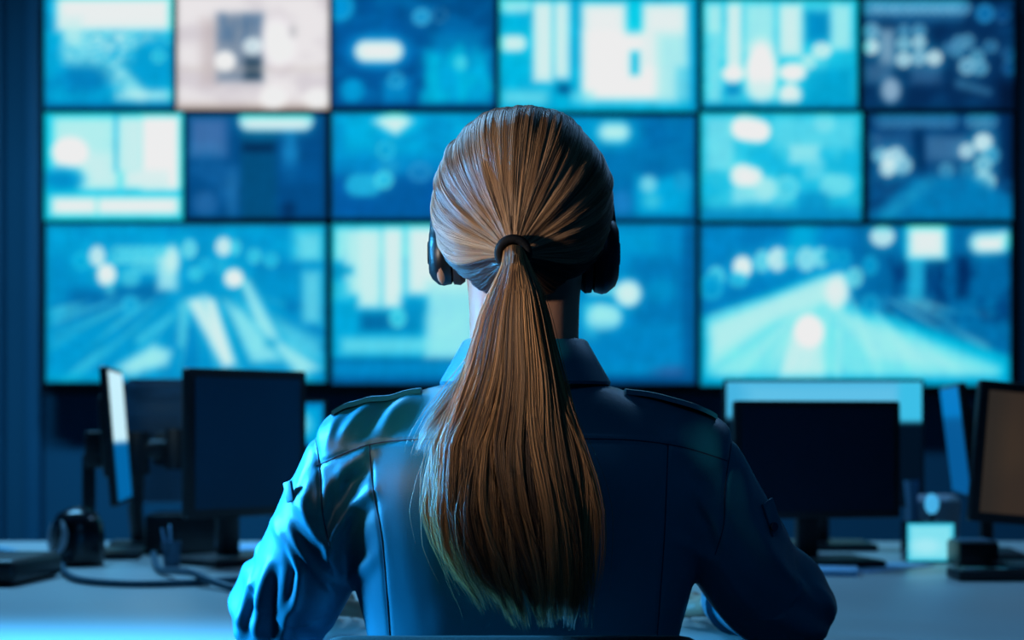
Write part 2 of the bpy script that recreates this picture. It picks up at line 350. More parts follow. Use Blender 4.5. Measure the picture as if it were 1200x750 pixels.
def pB2(p):
    p.r(222, 137, 266, 182, (64, 84, 140), 12); p.r(222, 168, 262, 184, (60, 100, 160), 8, .6); p.n(16, 20, (20, 80, 140), .6, 4, .4, .7, (220, 180, 282, 256))
    p.r(282, 133, 324, 258, (0, 58, 92), 4); p.r(284, 168, 322, 178, (0, 22, 42), 6); p.e(340, 182, 9, 24, (20, 110, 178), 8); p.r(330, 190, 372, 212, (0, 66, 124), 12, .7); p.e(338, 246, 8, 10, (0, 30, 60), 6)
    p.e(240, 238, 14, 14, (50, 90, 150), 8, .6); p.e(272, 228, 7, 30, (40, 100, 160), 6, .6)
    p.l([(292, 141), (355, 141)], 12, 12, (190, 234, 245), 3); p.l([(294, 141), (352, 141)], 8, 8, (214, 232, 244), 3)
def pB3(p):
    p.r(385, 130, 620, 180, (0, 158, 218), 20); p.n(30, 16, (0, 110, 180), .6, 3); p.r(385, 205, 600, 258, (0, 70, 140), 16); p.r(440, 212, 500, 250, (0, 72, 135), 12, .6)
    p.p([(437, 142), (464, 128), (484, 142), (464, 158)], (205, 242, 252), 7); p.e(452, 176, 11, 11, (10, 145, 205), 3, 1, .5); p.e(456, 195, 12, 9, (30, 140, 200), 6, .7); p.e(492, 202, 14, 12, (20, 110, 180), 4, .7, .3)
    p.l([(418, 217), (434, 217)], 13, 13, (30, 160, 216), 4); p.e(450, 211, 11, 11, (40, 175, 225), 3, 1, .5)
def pB4(p):
    p.r(700, 134, 830, 260, (0, 98, 160), 10); p.n(24, 18, (0, 80, 145), .5, 3); p.l([(712, 155), (726, 155)], 12, 12, (165, 226, 244), 7); p.e(718, 156, 30, 20, (0, 160, 215), 14, .5)
    p.l([(712, 155), (728, 155)], 8, 8, (180, 232, 246), 7); p.p([(745, 205), (765, 212), (790, 205), (810, 215), (805, 258), (745, 256)], (0, 150, 215), 10); p.e(760, 216, 9, 10, (120, 205, 235), 6); p.e(764, 236, 10, 8, (60, 185, 225), 8); p.e(800, 212, 10, 12, (20, 140, 200), 5)
    p.e(728, 238, 12, 14, (30, 110, 190), 8, .8); p.r(690, 252, 830, 262, (0, 84, 140), 5)
def pB5(p):
    p.n(20, 14, (60, 195, 228), .6, 3); p.r(826, 136, 860, 200, (120, 214, 238), 9, .8); p.r(905, 136, 1002, 175, (100, 208, 234), 12, .7); p.l([(872, 150), (890, 154)], 15, 13, (244, 252, 255), 4)
    p.e(966, 144, 12, 12, (130, 218, 240), 5, .7); p.r(925, 170, 960, 192, (160, 226, 244), 7, .8); p.r(942, 186, 966, 210, (110, 205, 232), 8, .7); p.l([(870, 206), (882, 208)], 14, 12, (225, 244, 252), 4)
    p.e(898, 222, 14, 14, (170, 226, 244), 4, .9); p.r(858, 220, 900, 238, (150, 220, 242), 9, .8); p.e(922, 220, 15, 14, (90, 200, 230), 5, .7, .3); p.e(912, 238, 10, 9, (80, 190, 225), 5, .7); p.l([(974, 217), (988, 217)], 13, 12, (110, 212, 236), 3, .9)
    p.r(818, 244, 1014, 264, (0, 110, 175), 12, .8); p.r(935, 225, 970, 246, (0, 110, 175), 9, .6)
def pB6(p):
    p.n(18, 10, (20, 65, 105), .6, 3)
    for k in range(9): p.e(1034+k*10, 142, 9, 8, (45, 90, 135), 3, .7, .3)
    for k in range(3): p.e(1140+k*10, 142, 9, 8, (60, 110, 150), 3, .7, .4)
    p.r(1085, 160, 1132, 188, (70, 95, 135), 8, .8); p.r(1020, 154, 1070, 175, (25, 60, 100), 8); p.r(1070, 150, 1084, 200, (0, 30, 58), 5)
    for x, y, r_, c in [(1032, 182, 9, (110, 160, 195)), (1043, 186, 10, (170, 200, 222)), (1050, 182, 10, (165, 195, 220)), (1040, 198, 9, (215, 240, 250)), (1058, 194, 11, (140, 180, 210)), (1133, 177, 9, (180, 205, 225)), (1152, 167, 11, (215, 240, 250)),
                        (1162, 182, 10, (60, 140, 190)), (1152, 193, 10, (120, 180, 215)), (1153, 214, 14, (150, 205, 230)), (1109, 200, 9, (60, 120, 160)), (1133, 200, 8, (30, 105, 150)), (1024, 168, 9, (30, 60, 100))]: p.e(x, y, r_, r_, c, 3, .9, .4)
    p.p([(1012, 262), (1070, 210), (1140, 205), (1190, 235), (1190, 270)], (0, 105, 165), 12); p.l([(1040, 250), (1090, 212)], 8, 6, (30, 140, 190), 10, .7); p.n(10, 6, (10, 85, 140), .5, 6, .4, .7, (1015, 200, 1190, 260)); p.r(1172, 130, 1190, 210, (2, 25, 50), 8)
def pC1(p):
    p.r(50, 258, 390, 300, (0, 150, 214), 20, .7); p.n(30, 24, (0, 120, 185), .6, 3); p.p([(72, 376), (82, 340), (200, 330), (190, 350)], (0, 90, 150), 12)
    p.p([(54, 450), (54, 400), (190, 350), (240, 345), (300, 350), (385, 400), (385, 450)], (0, 140, 205), 10, .7)
    p.fan(230, 318, 15, (0, 105, 175), .6, 4, (54, 350, 385, 450)); p.fan(230, 318, 26, (90, 205, 235), .55, 7, (54, 350, 385, 450), .5, .8); p.fan(230, 318, 40, (0, 120, 185), .5, 9, (54, 355, 385, 450), .5, .8)
    p.p([(218, 352), (236, 348), (272, 425), (262, 430)], (196, 232, 248), 7); p.p([(238, 346), (252, 352), (276, 428), (262, 428)], (210, 240, 250), 6)
    p.p([(262, 352), (285, 365), (330, 422), (295, 425)], (130, 215, 240), 8); p.p([(280, 325), (292, 330), (330, 400), (378, 432), (350, 440), (300, 380)], (150, 222, 242), 8); p.p([(320, 370), (375, 400), (378, 425), (340, 410)], (100, 205, 235), 10, .7)
    p.p([(210, 356), (222, 352), (216, 408), (208, 405)], (100, 205, 235), 6, .8); p.p([(136, 430), (180, 404), (202, 412), (196, 428), (150, 440)], (150, 222, 245), 9); p.l([(165, 398), (200, 372)], 6, 4, (70, 190, 230), 8, .8)
    p.r(342, 262, 378, 305, (60, 190, 228), 10, .8); p.r(350, 275, 376, 304, (120, 215, 240), 8, .7); p.r(355, 318, 376, 378, (110, 208, 238), 9, .8); p.r(300, 308, 350, 316, (0, 100, 165), 8, .7); p.e(342, 360, 7, 7, (0, 105, 170), 5)
    for k in range(7): p.e(138+k*10, 299, 9, 11, (70, 190, 228), 3, .7, .4)
    for k in range(4): p.e(164+k*10, 312, 8, 9, (70, 185, 225), 3, .6, .4)
    p.r(185, 300, 208, 340, (165, 222, 244), 8, .9); p.e(202, 304, 8, 16, (190, 232, 248), 5); p.e(153, 325, 11, 11, (90, 205, 235), 6, .7)
    for x, y, rx, ry, c in [(114, 300, 9, 12, (200, 228, 246)), (125, 322, 11, 13, (240, 250, 255)), (95, 306, 10, 11, (0, 150, 210)), (222, 292, 8, 11, (100, 205, 235)), (262, 289, 9, 11, (215, 236, 248)), (274, 326, 11, 11, (244, 252, 255)),
                            (229, 321, 8, 8, (50, 185, 225)), (241, 311, 8, 8, (20, 155, 210)), (258, 312, 7, 8, (20, 150, 205)), (298, 300, 8, 9, (50, 180, 222)), (318, 305, 8, 9, (30, 165, 215)), (153, 357, 10, 11, (20, 150, 210)), (276, 290, 6, 9, (60, 185, 225))]: p.e(x, y, rx, ry, c, 3, .95, .35)
    p.r(125, 332, 133, 346, (90, 200, 235), 6, .7); p.r(54, 262, 62, 448, (0, 140, 205), 5, .6); p.r(50, 436, 140, 450, (0, 160, 215), 8, .6); p.e(318, 402, 8, 6, (0, 120, 180), 6, .6)
def pC2(p):
    p.r(390, 264, 600, 300, (30, 190, 225), 12); p.r(392, 268, 404, 305, (150, 224, 244), 5); p.r(404, 268, 444, 345, (170, 228, 246), 8); p.r(420, 270, 446, 360, (190, 234, 248), 8); p.r(449, 266, 472, 360, (206, 238, 250), 6)
    p.r(477, 264, 560, 345, (205, 238, 250), 10); p.r(500, 330, 560, 420, (150, 220, 242), 12, .9); p.r(388, 312, 414, 322, (0, 130, 185), 7); p.r(388, 330, 410, 352, (60, 190, 225), 8, .7)
    p.r(422, 366, 482, 388, (0, 88, 140), 9); p.r(470, 348, 500, 390, (0, 120, 180), 8, .8); p.e(466, 373, 10, 11, (50, 185, 222), 3, 1, .5); p.r(400, 396, 548, 414, (110, 212, 238), 8, .8); p.r(500, 370, 550, 418, (140, 220, 242), 12, .8)
    p.r(386, 424, 604, 440, (0, 120, 190), 5); p.r(386, 440, 604, 455, (0, 80, 140), 5); p.r(386, 420, 604, 425, (0, 60, 110), 4, .8)
def pC3(p):
    p.n(30, 20, (0, 120, 190), .7, 3); p.r(720, 270, 770, 300, (0, 135, 200), 12); p.r(740, 300, 812, 380, (0, 92, 155), 16, .7); p.r(690, 335, 735, 345, (110, 208, 236), 8); p.r(684, 356, 700, 400, (60, 190, 228), 9)
    p.e(736, 344, 15, 15, (200, 238, 250), 5); p.l([(705, 372), (714, 372)], 16, 14, (150, 224, 244), 5); p.e(775, 340, 16, 14, (0, 125, 190), 10); p.r(680, 385, 812, 430, (0, 110, 180), 20, .7)
    p.e(790, 438, 24, 9, (50, 72, 130), 9, .8); p.r(600, 440, 830, 455, (0, 60, 110), 6); p.r(800, 262, 816, 450, (0, 70, 125), 8, .8)
def pC4(p):
    p.r(820, 262, 1000, 340, (0, 116, 188), 16); p.r(925, 262, 960, 300, (0, 155, 212), 14, .9); p.n(26, 18, (0, 90, 155), .5, 3); p.r(1000, 262, 1184, 420, (0, 84, 140), 20); p.n(10, 20, (0, 30, 70), .8, 6, .45, .65, (1040, 300, 1184, 380))
    p.n(12, 6, (0, 105, 165), .7, 8, .4, .7, (1000, 345, 1184, 400)); p.r(1064, 300, 1082, 350, (20, 150, 205), 8)
    p.p([(822, 372), (960, 322), (994, 318), (992, 356), (1060, 376), (1184, 418), (1184, 452), (822, 452)], (0, 172, 218), 9)
    p.p([(830, 378), (960, 328), (988, 322), (984, 362), (1050, 384), (1172, 430), (1170, 441), (830, 440)], (112, 218, 242), 9)
    p.p([(832, 380), (962, 326), (990, 322), (980, 350), (900, 378), (835, 420)], (185, 232, 246), 10, .8); p.p([(975, 358), (1000, 372), (1150, 436), (1020, 420)], (150, 225, 244), 9, .8)
    p.e(981, 342, 14, 20, (215, 240, 250), 7); p.p([(926, 385), (962, 385), (966, 440), (912, 442)], (195, 238, 250), 10, .9); p.l([(928, 380), (910, 440)], 1.5, 1.5, (50, 180, 215), 4, .7); p.l([(970, 380), (990, 440)], 1.5, 1.5, (70, 195, 225), 5, .6)
    p.fan(985, 318, 22, (165, 232, 246), .5, 5, (830, 350, 1160, 442)); p.e(948, 388, 17, 19, (250, 254, 255), 4)
    for x, y, rx, ry, c in [(839, 325, 10, 13, (70, 190, 228)), (834, 336, 14, 16, (0, 135, 200)), (870, 313, 11, 13, (240, 250, 255)), (865, 328, 11, 9, (30, 160, 214)), (893, 306, 9, 13, (90, 195, 232)), (911, 304, 11, 14, (190, 230, 246)), (926, 302, 8, 12, (30, 160, 215)), (945, 304, 11, 14, (130, 208, 236)), (962, 302, 9, 12, (110, 205, 235)),
                            (988, 302, 9, 10, (0, 130, 190)), (1002, 325, 9, 12, (90, 190, 220)), (1020, 311, 9, 12, (0, 130, 190)), (1020, 356, 10, 12, (0, 125, 185)), (1034, 277, 14, 12, (190, 228, 244)), (972, 300, 8, 10, (0, 140, 200))]: p.e(x, y, rx, ry, c, 3, .95, .35)
    p.r(1060, 258, 1112, 305, (0, 170, 220), 6); p.r(1065, 261, 1107, 302, (215, 240, 250), 7); p.r(1066, 306, 1080, 350, (40, 160, 205), 8, .7); p.l([(1148, 285), (1172, 284)], 12, 12, (150, 220, 240), 4); p.l([(1150, 286), (1168, 286)], 7, 7, (225, 242, 250), 4)
    p.e(1178, 277, 6, 6, (200, 238, 250), 4); p.r(1120, 300, 1135, 350, (0, 20, 50), 8, .8); p.r(820, 443, 1190, 455, (0, 150, 205), 6)
DW = 5.5
def picture(x0, y0, x1, y1, base, draw, step, D, name, parent, yoff, to_local):
    nx = int((x1-x0)/step)+1; ny = int((y1-y0)/step)+1
    X, Y = np.meshgrid(np.linspace(x0, x1, nx), np.linspace(y0, y1, ny))
    p = Pic(X, Y, base); draw(p); C = np.clip(p.C, 0, 1)
    if x1-x0 > 20:      # cyan bloom round highlights and border falloff painted into the picture, streaky compression texture
        cool = 0.0 if base[0] > 200 else 1.0
        red = C[..., 0]**2
        def blur(A, k):
            for ax in (0, 1):
                for _ in range(2):
                    q = np.cumsum(np.pad(A, [(k+1, k) if a == ax else (0, 0) for a in (0, 1)], mode='edge'), ax)
                    A = (np.take(q, range(2*k+1, q.shape[ax]), ax)-np.take(q, range(0, q.shape[ax]-2*k-1), ax))/(2*k+1)
            return A
        for c_ in range(3): C[..., c_] = C[..., c_]*.7+blur(C[..., c_], 2)*.3
        lum = C[..., 1:2]; C *= .90+.24*blur(C[..., 1], 2)[..., None]
        gl = np.clip(blur(red, 3)*1.5, 0, 1)*cool
        C[..., 1] += (1-C[..., 1])*gl*.45; C[..., 2] += (1-C[..., 2])*gl*.6
        C[..., 1] = C[..., 1]**(1-.26*cool); C[..., 2] = C[..., 2]**(1-.40*cool)
        ed = np.clip(np.minimum(np.minimum(X-x0, x1-X), np.minimum(Y-y0, y1-Y))/9, 0, 1)
        C[..., 0] *= 1-cool*(1-ed)*.8; C *= (.8+.2*np.clip(ed*1.6, 0, 1))[..., None]
        tx = vnoise(X/9, Y/2.2, 1, 31)*.5+vnoise(X/3.1, Y/14, 1, 37)*.5; C *= (1+.14*(tx-.5)*(1-C[..., 0]))[..., None]; C = np.clip(C, 0, 1)*.965*.965
    C = np.where(C <= .04045, C/12.92, ((C+.055)/1.055)**2.4).reshape(-1, 3)
    V = to_local(X.ravel(), Y.ravel())
    i = np.arange(nx*ny).reshape(ny, nx)
    Fc = np.stack([i[1:, :-1].ravel(), i[1:, 1:].ravel(), i[:-1, 1:].ravel(), i[:-1, :-1].ravel()], 1)
    return mesh(name, V, Fc, M['disp'], parent, False, colors=C)
panels = [
 (52, -6, 203, 127, (0, 155, 214), pA1, 'wall screen showing a pale map-like coast in cyan and white, upper left corner'),
 (207, -6, 386, 129, (226, 222, 224), pA2, 'wall screen with a warm off-white room picture, the only beige one'),
 (390, -6, 580, 127, (0, 62, 120), pA3, 'dark blue wall screen with one short white glowing bar, top row'),
 (585, -3, 817, 131, (0, 168, 218), pA4, 'wide bright wall screen with tall white window columns above the head'),
 (823, -1, 1005, 127, (20, 176, 220), pA5, 'bright cyan wall screen of white columns with round glints, top row right of the head'),
 (1011, -1, 1188, 128, (4, 26, 50), pA6, 'near-black wall screen full of small grey round lights, upper right corner'),
 (52, 132, 215, 259, (0, 184, 224), pB1, 'glaring white and cyan wall screen of window panes, left end of middle row'),
 (219, 134, 382, 256, (0, 56, 105), pB2, 'dark wall screen with violet tint and a long pale lamp bar on top'),
 (389, 132, 598, 256, (0, 118, 190), pB3, 'blue wall screen with a white diamond-shaped glow, just left of the head'),
 (602, 136, 815, 258, (0, 130, 196), pB4, 'mid-blue wall screen behind the head, right side, pale bar near its top'),
 (821, 132, 1010, 259, (20, 168, 216), pB5, 'hazy cyan wall screen of overlapping white blobs in the middle row'),
 (1017, 133, 1186, 258, (4, 40, 76), pB6, 'dark wall screen with a curved blue road and grey round lights at the right edge'),
 (54, 263, 382, 448, (0, 132, 196), pC1, 'large wall screen of a city road with white light streaks, lower left'),
 (389, 262, 598, 450, (0, 150, 210), pC2, 'wall screen showing a hall with tall white windows, left of the ponytail'),
 (602, 262, 815, 450, (0, 124, 192), pC3, 'blue wall screen behind the right headphone with two soft white lights'),
 (821, 264, 1184, 452, (0, 110, 180), pC4, 'large wall screen of a bright curving highway at night, lower right'),
]
for x0, y0, x1, y1, base, draw, label in panels:
    a = W(x0, y1, DW); b = W(x1, y0, DW); cx = (a.x+b.x)/2
    t = thing('display_panel', label, 'screen', (cx, DW, a.z), group='screens of the video wall')
    ww = b.x-a.x; hh = b.z-a.z
    picture(x0, y0, x1, y1, base, draw, 2.6, DW, 'screen', t, 0,
            lambda X, Y, cx=cx, z0=a.z: np.stack([(X-600)*DW/F-cx, np.full(X.shape, -.001), CZ+(500-Y)*DW/F-z0], 1))
    G().plate((0, .03, hh/2), ww+.008, hh+.006, .058, .006).build('bezel', M['black'], t)
# black cabinet that carries them
g = G(); a = W(40, 462, DW); b = W(1204, -14, DW)
t = thing('screen_rack', 'black backing rack that carries all the wall screens', 'rack', ((a.x+b.x)/2, DW+.1, a.z))
hw = (b.x-a.x)/2; hh = b.z-a.z
G().box((0, 0, hh/2), (2*hw, .05, hh), bevel=.004).build('backing', M['black'], t)
for sx in (-.9, .9): G().box((sx, .082, hh/2), (.12, .115, hh*.8), bevel=.004).build('wall_bracket', M['metal'], t)

# ------------------------------------------------------------------ desk
DZ = .745
t = thing('desk', 'long pale grey-blue console desk in front of the woman', 'desk', (0, 2.80, 0))
G().box((0, 0, DZ-.0165), (4.4, 1.70, .033), bevel=.004).build('desktop', M['desk'], t)
for x in (-2.05, 0.9, 2.05): G().box((x, .1, (DZ-.033)/2), (.05, 1.4, DZ-.033), bevel=.004).build('leg', M['desk_edge'], t)
G().box((0, .78, .45), (4.1, .03, .5), bevel=.004).build('modesty_panel', M['desk_edge'], t)

def on_desk(px, D): return ((px-600)*D/F, D, DZ)
def monitor(px, D, z0, w_, h_, yaw, label, roll=0, tilt=0, face=None, pic=None, stand=True, casing='black', grp='monitors on the desk', bez=.012, deep=.03, basew=.2):
    """z0 = bottom of the panel above the desk"""
    t = thing('monitor', label, 'monitor', on_desk(px, D), (0, 0, yaw), group=grp)
    R = (tilt, roll, 0); cz = z0+h_/2; Rm = Euler(R).to_matrix()
    G().plate((0, 0, cz), w_, h_, deep*.5, .006, R).box(Rm @ Vector((0, deep*.45, 0))+Vector((0, 0, cz)), (w_*.6, deep*.6, h_*.6), R, bevel=.008).build('casing', M[casing], t)
    if pic:
        base, draw = pic
        def loc(X, Y):
            V = np.stack([(X-.5)*(w_-2*bez), np.full(X.shape, -deep*.25-.0012), (.5-Y)*(h_-2*bez)], 1)
            return V @ np.array(Rm).T+np.array([0, 0, cz])
        picture(0, 0, 1, 1, base, draw, .02, D, 'screen', t, 0, loc)
    else:
        G().plate(Rm @ Vector((0, -deep*.25-.0008, 0))+Vector((0, 0, cz)), w_-2*bez, h_-2*bez, .0015, .003, R, 0).build('screen', face or M['scr'], t)
    if stand:
        G().box((0, .05, (z0+h_*.35)/2+.005), (.04, .022, z0+h_*.35), bevel=.005).box((0, .03, z0+h_*.4), (.07, .05, .07), bevel=.008).build('stand_neck', M['black'], t)
        G().box((0, .03, .007), (basew, .16, .014), bevel=.005).build('stand_base', M['black'], t)
    return t

# left group
monitor(288, 3.05, .085, .27, .262, math.radians(48), 'dark switched-off monitor turned aside, directly left of the woman', face=M['scr'], bez=.016, deep=.034, basew=.2)
def p_strip(p):
    p.r(-1, -1, 2, .56, (200, 240, 252), .05); p.r(-1, .56, 2, 2, (0, 100, 165), .05)
monitor(136, 3.22, .10, .28, .255, math.radians(97.5), 'monitor seen almost edge-on with a glowing white strip of screen', roll=0, tilt=-.08, pic=((0, 100, 165), p_strip), bez=.008, deep=.028, basew=.18)
# monitor on an arm between the two
t = thing('monitor', 'blue-grey back of a monitor on a jointed arm, beside the glowing strip', 'monitor', on_desk(196, 3.50), (0, 0, math.radians(6)), group='monitors on the desk')
G().plate((0, 0, .215), .165, .25, .022, .008).build('casing', M['grey'], t)
G().box((0, -.014, .285), (.15, .008, .03), bevel=.002).box((0, -.013, .335), (.15, .006, .016), bevel=.002).build('back_rib', M['grey'], t)
g = G().box((.01, -.03, .2), (.07, .03, .07), bevel=.01).tube([(.01, -.06, .2), (-.03, -.09, .2), (-.05, -.09, .19)], .02, 14)
g.tube([(-.05, -.09, .235), (-.05, -.09, .150)], .024, 16).tube([(.03, -.075, .16), (.03, -.075, .24)], .028, 16).build('arm_joint', M['black'], t)
G().tube([(-.05, -.09, .16), (-.055, -.08, .08), (-.05, -.07, .01)], .015, 12).box((-.05, -.07, .008), (.11, .09, .016), bevel=.004).build('arm_post', M['black'], t)
# dock boxes in the dark under the monitors
def gadget(name, label, cat, px, D, w_, d_, h_, m, bev=.006, yaw=0, top=None, topname='top_panel'):
    t = thing(name, label, cat, on_desk(px, D), (0, 0, yaw))
    G().box((0, 0, h_/2+.0005), (w_, d_, h_), bevel=bev).build('body', m, t)
    if top: G().box((0, 0, h_+.0012), (w_*.86, d_*.8, .002), bevel=.0008).build(topname, top, t)
    return t
gadget('docking_station', 'black docking box standing under the armed monitor', 'electronics', 218, 3.30, .135, .12, .078, M['black'], top=M['blackg'])
# rounded desk speaker
t = thing('desk_speaker', 'small black domed desk speaker with a pale ring on its left', 'speaker', on_desk(91, 3.02), (0, 0, .5))
prof = [(.0, .044), (.01, .047), (.05, .047), (.075, .044), (.092, .034), (.10, .018), (.103, .004)]
G().loft([[(r*math.cos(2*PI*j/28), r*math.sin(2*PI*j/28), z) for j in range(28)] for z, r in prof]).build('body', M['blackg'], t)
G().torus((-.036, -.005, .052), .030, .006, (-1, -.15, .15)).build('ring', M['lgrey'], t)
G().ball((-.036, -.005, .052), (.010, .026, .026)).build('cone', M['black'], t)
# pens in a cup
t = thing('pen_cup', 'small blue cup with pens below the armed monitor', 'cup', on_desk(201, 2.98))
G().loft([[(r*math.cos(2*PI*j/20), r*math.sin(2*PI*j/20), z) for j in range(20)] for z, r in [(0, .014), (.045, .017), (.045, .0145), (.006, .012)]]).build('cup', M['grey'], t)
for k, (dx, dy) in enumerate(((.004, .002), (-.005, .0), (.0, -.005))):
    o = G().tube([(-0.5945+dx, 2.98+dy, DZ+.008), (-0.5945+dx*3.4, 2.98+dy*3, DZ+.062+k*.006)], .0024, 8).build('pen', M['paper'] if k else M['black'])
    tag(o, ['black pen standing in the small blue cup', 'pale blue pen leaning right in the small blue cup', 'pale blue pen leaning left in the small blue cup'][(0, 2, 1)[k]], 'pen', 'pens in the cup')
def flat(name, label, cat, px, D, w_, d_, h_, m, yaw, page=None):
    t = thing(name, label, cat, on_desk(px, D), (0, 0, yaw))
    G().box((0, 0, h_/2+.0006), (w_, d_, h_), bevel=min(.002, h_*.3)).build('cover', m, t)
    if page: G().box((.002, 0, h_/2+.0006), (w_-.003, d_-.006, h_*.6), bevel=.0005).build('pages', page, t)
flat('notebook', 'thin light blue notebook lying on the desk beside the left sleeve', 'notebook', 287, 3.32, .09, .16, .012, M['paper'], .15, M['lgrey'])
# cables
def cable(pts, r, m, label):
    P = [Vector(((x-600)*D/F, D, DZ+z)) for x, D, z in pts]; Q = []
    for i in range(len(P)-1):
        p0 = P[max(i-1, 0)]; p1 = P[i]; p2 = P[i+1]; p3 = P[min(i+2, len(P)-1)]
        for k in range(8):
            u = k/8; Q.append(.5*((2*p1)+(p2-p0)*u+(2*p0-5*p1+4*p2-p3)*u*u+(3*p1-p0-3*p2+p3)*u**3))
    Q.append(P[-1]); tag(G().tube(Q, r, 10).build('cable', m), label, 'cable', 'cables on the desk')
cable([(72, 2.95, .006), (76, 2.80, .006), (95, 2.66, .006), (150, 2.60, .006), (215, 2.61, .006), (270, 2.66, .006), (330, 2.72, .006)], .0055, M['cableb'], 'dark teal cable curving across the front of the desk at left')
cable([(180, 3.02, .0205), (186, 2.86, .0065), (203, 2.74, .013), (226, 2.64, .0185), (245, 2.58, .013), (275, 2.52, .0065), (320, 2.48, .0065)], .006, M['cableb'], 'teal cable crossing from under the armed monitor toward the left sleeve')
cable([(-20, 3.30, .009), (10, 3.22, .009), (30, 3.05, .009), (52, 2.96, .009), (60, 2.90, .009)], .0085, M['cablel'], 'thick pale cable at the left edge of the desk')
# black computer mouse-like tray at left edge
t = thing('equipment_case', 'low black case at the left edge of the desk', 'case', on_desk(-45, 2.72), (0, 0, -.12))
G().box((0, 0, .021), (.26, .20, .04), bevel=.012, seg=3).build('body', M['black'], t)
G().box((0, -.101, .026), (.06, .006, .010), bevel=.002).build('latch', M['metal'], t)
# small lit monitor behind
def p_glow(p): p.r(.06, .1, .94, .9, (0, 165, 220), .15); p.e(.45, .5, .3, .3, (90, 205, 235), .2)
monitor(352, 3.55, .20, .11, .10, math.radians(-6), 'small far monitor with a plain cyan screen behind the left shoulder', pic=((0, 120, 185), p_glow), bez=.005, deep=.02, basew=.12)

# right group
monitor(957, 2.98, .085, .305, .205, math.radians(11), 'wide black switched-off monitor directly right of the woman', face=mat('black_screen', (.002, .022, .050), .4, spec=.25, noise=(4, .2)), bez=.012, deep=.03, basew=.22)
def p_cy(p): p.r(-1, -1, 2, .30, (70, 180, 225), .05); p.r(.1, .03, .9, .2, (110, 200, 235), .1, .6); p.r(-1, .34, 2, 2, (2, 16, 32), .05); p.r(.88, -1, 2, .33, (60, 190, 230), .04)
monitor(965, 3.40, .085, .40, .255, 0, 'monitor with a cyan-lit top edge behind the black monitor at right', pic=((2, 16, 32), p_cy), bez=.006, deep=.026, basew=.2)
def p_bl(p): p.r(-1, -1, 2, .3, (0, 120, 195), .1); p.r(-1, .3, 2, 2, (4, 88, 150), .1)
monitor(1124, 3.20, .115, .30, .21, math.radians(-98), 'monitor seen edge-on with a slanting dull blue screen, left of the brown screen', tilt=.12, pic=((0, 90, 150), p_bl), bez=.006, deep=.028)
def p_br(p): p.n(.6, .5, (62, 50, 40), .5, 3); p.r(-.2, -.2, .1, 1.3, (40, 38, 36), .12, .7)
monitor(1245, 2.86, .075, .32, .235, math.radians(10), 'black monitor with a dull brown screen at the right edge', roll=math.radians(5), pic=((52, 43, 37), p_br), bez=.016, deep=.03, basew=.16)
# glowing cyan desk display
t = thing('desk_display', 'small glowing pale cyan desk display box', 'display', on_desk(1090, 3.06), (0, 0, 0))
G().plate((0, .02, .038), .088, .072, .045, .006).build('casing', M['blackg'], t)
def p_dd(p): p.r(.05, .06, .95, .94, (130, 225, 240), .12); p.e(.4, .6, .3, .2, (175, 236, 246), .2, .7)
picture(0, 0, 1, 1, (30, 180, 215), p_dd, .03, 3, 'screen', t, 0, lambda X, Y: np.stack([(X-.5)*.084, np.full(X.shape, -.0040), .038+(.5-Y)*.068], 1))
t = thing('indicator_lamp', 'small round glowing blue lamp above the cyan desk display', 'lamp', on_desk(1092, 3.115))
G().tube([(0, 0, 0), (0, 0, .09)], .004, 10).tube([(0, 0, 0), (0, 0, .008)], [.022, .018], 18).build('stalk', M['black'], t)
G().ball((0, 0, .104), (.013, .013, .019)).build('bulb', emis('blue_bulb', lin((70, 175, 230)), 1.0), t)
t = thing('desk_phone', 'grey desk phone standing behind the cyan desk display', 'phone', on_desk(1092, 3.36), (0, 0, .1))
G().box((0, 0, .055), (.10, .05, .11), (.25, 0, 0), bevel=.01).build('body', M['lgrey'], t)
G().tube([(-.052, -.03, .03), (-.052, -.035, .08), (-.052, -.03, .14)], [.015, .010, .015], 12).build('handset', M['grey'], t)
gadget('router', 'black router box with a blue top beside the brown-screen monitor', 'electronics', 1140, 3.0, .07, .09, .045, M['black'], top=M['grey'])
gadget('keyboard_tray', 'flat black keyboard at the right edge of the desk', 'keyboard', 1182, 2.74, .18, .08, .016, M['black'], bev=.003, top=M['blackg'], topname='keys')
flat('tablet', 'light blue flat tablet lying below the black monitor at right', 'tablet', 962, 2.95, .12, .10, .010, M['paper'], -.2)
flat('paper_sheet', 'loose blue-white paper sheet angled beside the tablet', 'paper', 1034, 2.95, .08, .22, .0015, M['paper'], -.75)
bpy.data.objects['tablet'].location.y = 2.84; bpy.data.objects['tablet'].location.x = (962-600)*2.84/F

# unseen lamp bodies at the left, added around the lights on the woman
def lamp_head(t, loc, tgt, w_, h_, m='black'):
    d = (Vector(tgt)-Vector(loc)).normalized(); q = (-d).to_track_quat('Y', 'Z').to_euler(); c = Vector(loc)-d*.03-t.location
    return G().plate(c, w_+.03, h_+.03, .03, .012, tuple(q)).build('lamp_head', M[m], t)
t = thing('added_desk_lamp', 'unseen tall black lamp with two panel heads, added to house the cyan lights at left', 'lamp', (-1.98, 2.2, DZ))
G().box((0, 0, .010), (.16, .26, .018), bevel=.005).build('base', M['black'], t)
G().tube([(0, 0, .01), (0, 0, .88)], .010, 12).tube([(0, 0, .25), (.12, -.13, .235)], .008, 10).tube([(0, 0, .86), (.13, .08, .875)], .008, 10).build('pole', M['metal'], t)
lamp_head(t, (-1.80, 2.30, 1.62), (-.25, 1.66, .82), .26, .35); lamp_head(t, (-1.80, 2.05, .98), (-.25, 1.72, .74), .25, .30)
t = thing('added_floor_lamp', 'unseen slim floor lamp added to house the pale light behind the woman at left', 'lamp', (-1.82, .16, 0))
G().tube([(0, 0, .0), (0, 0, .018)], [.13, .12], 28).build('base', M['black'], t)
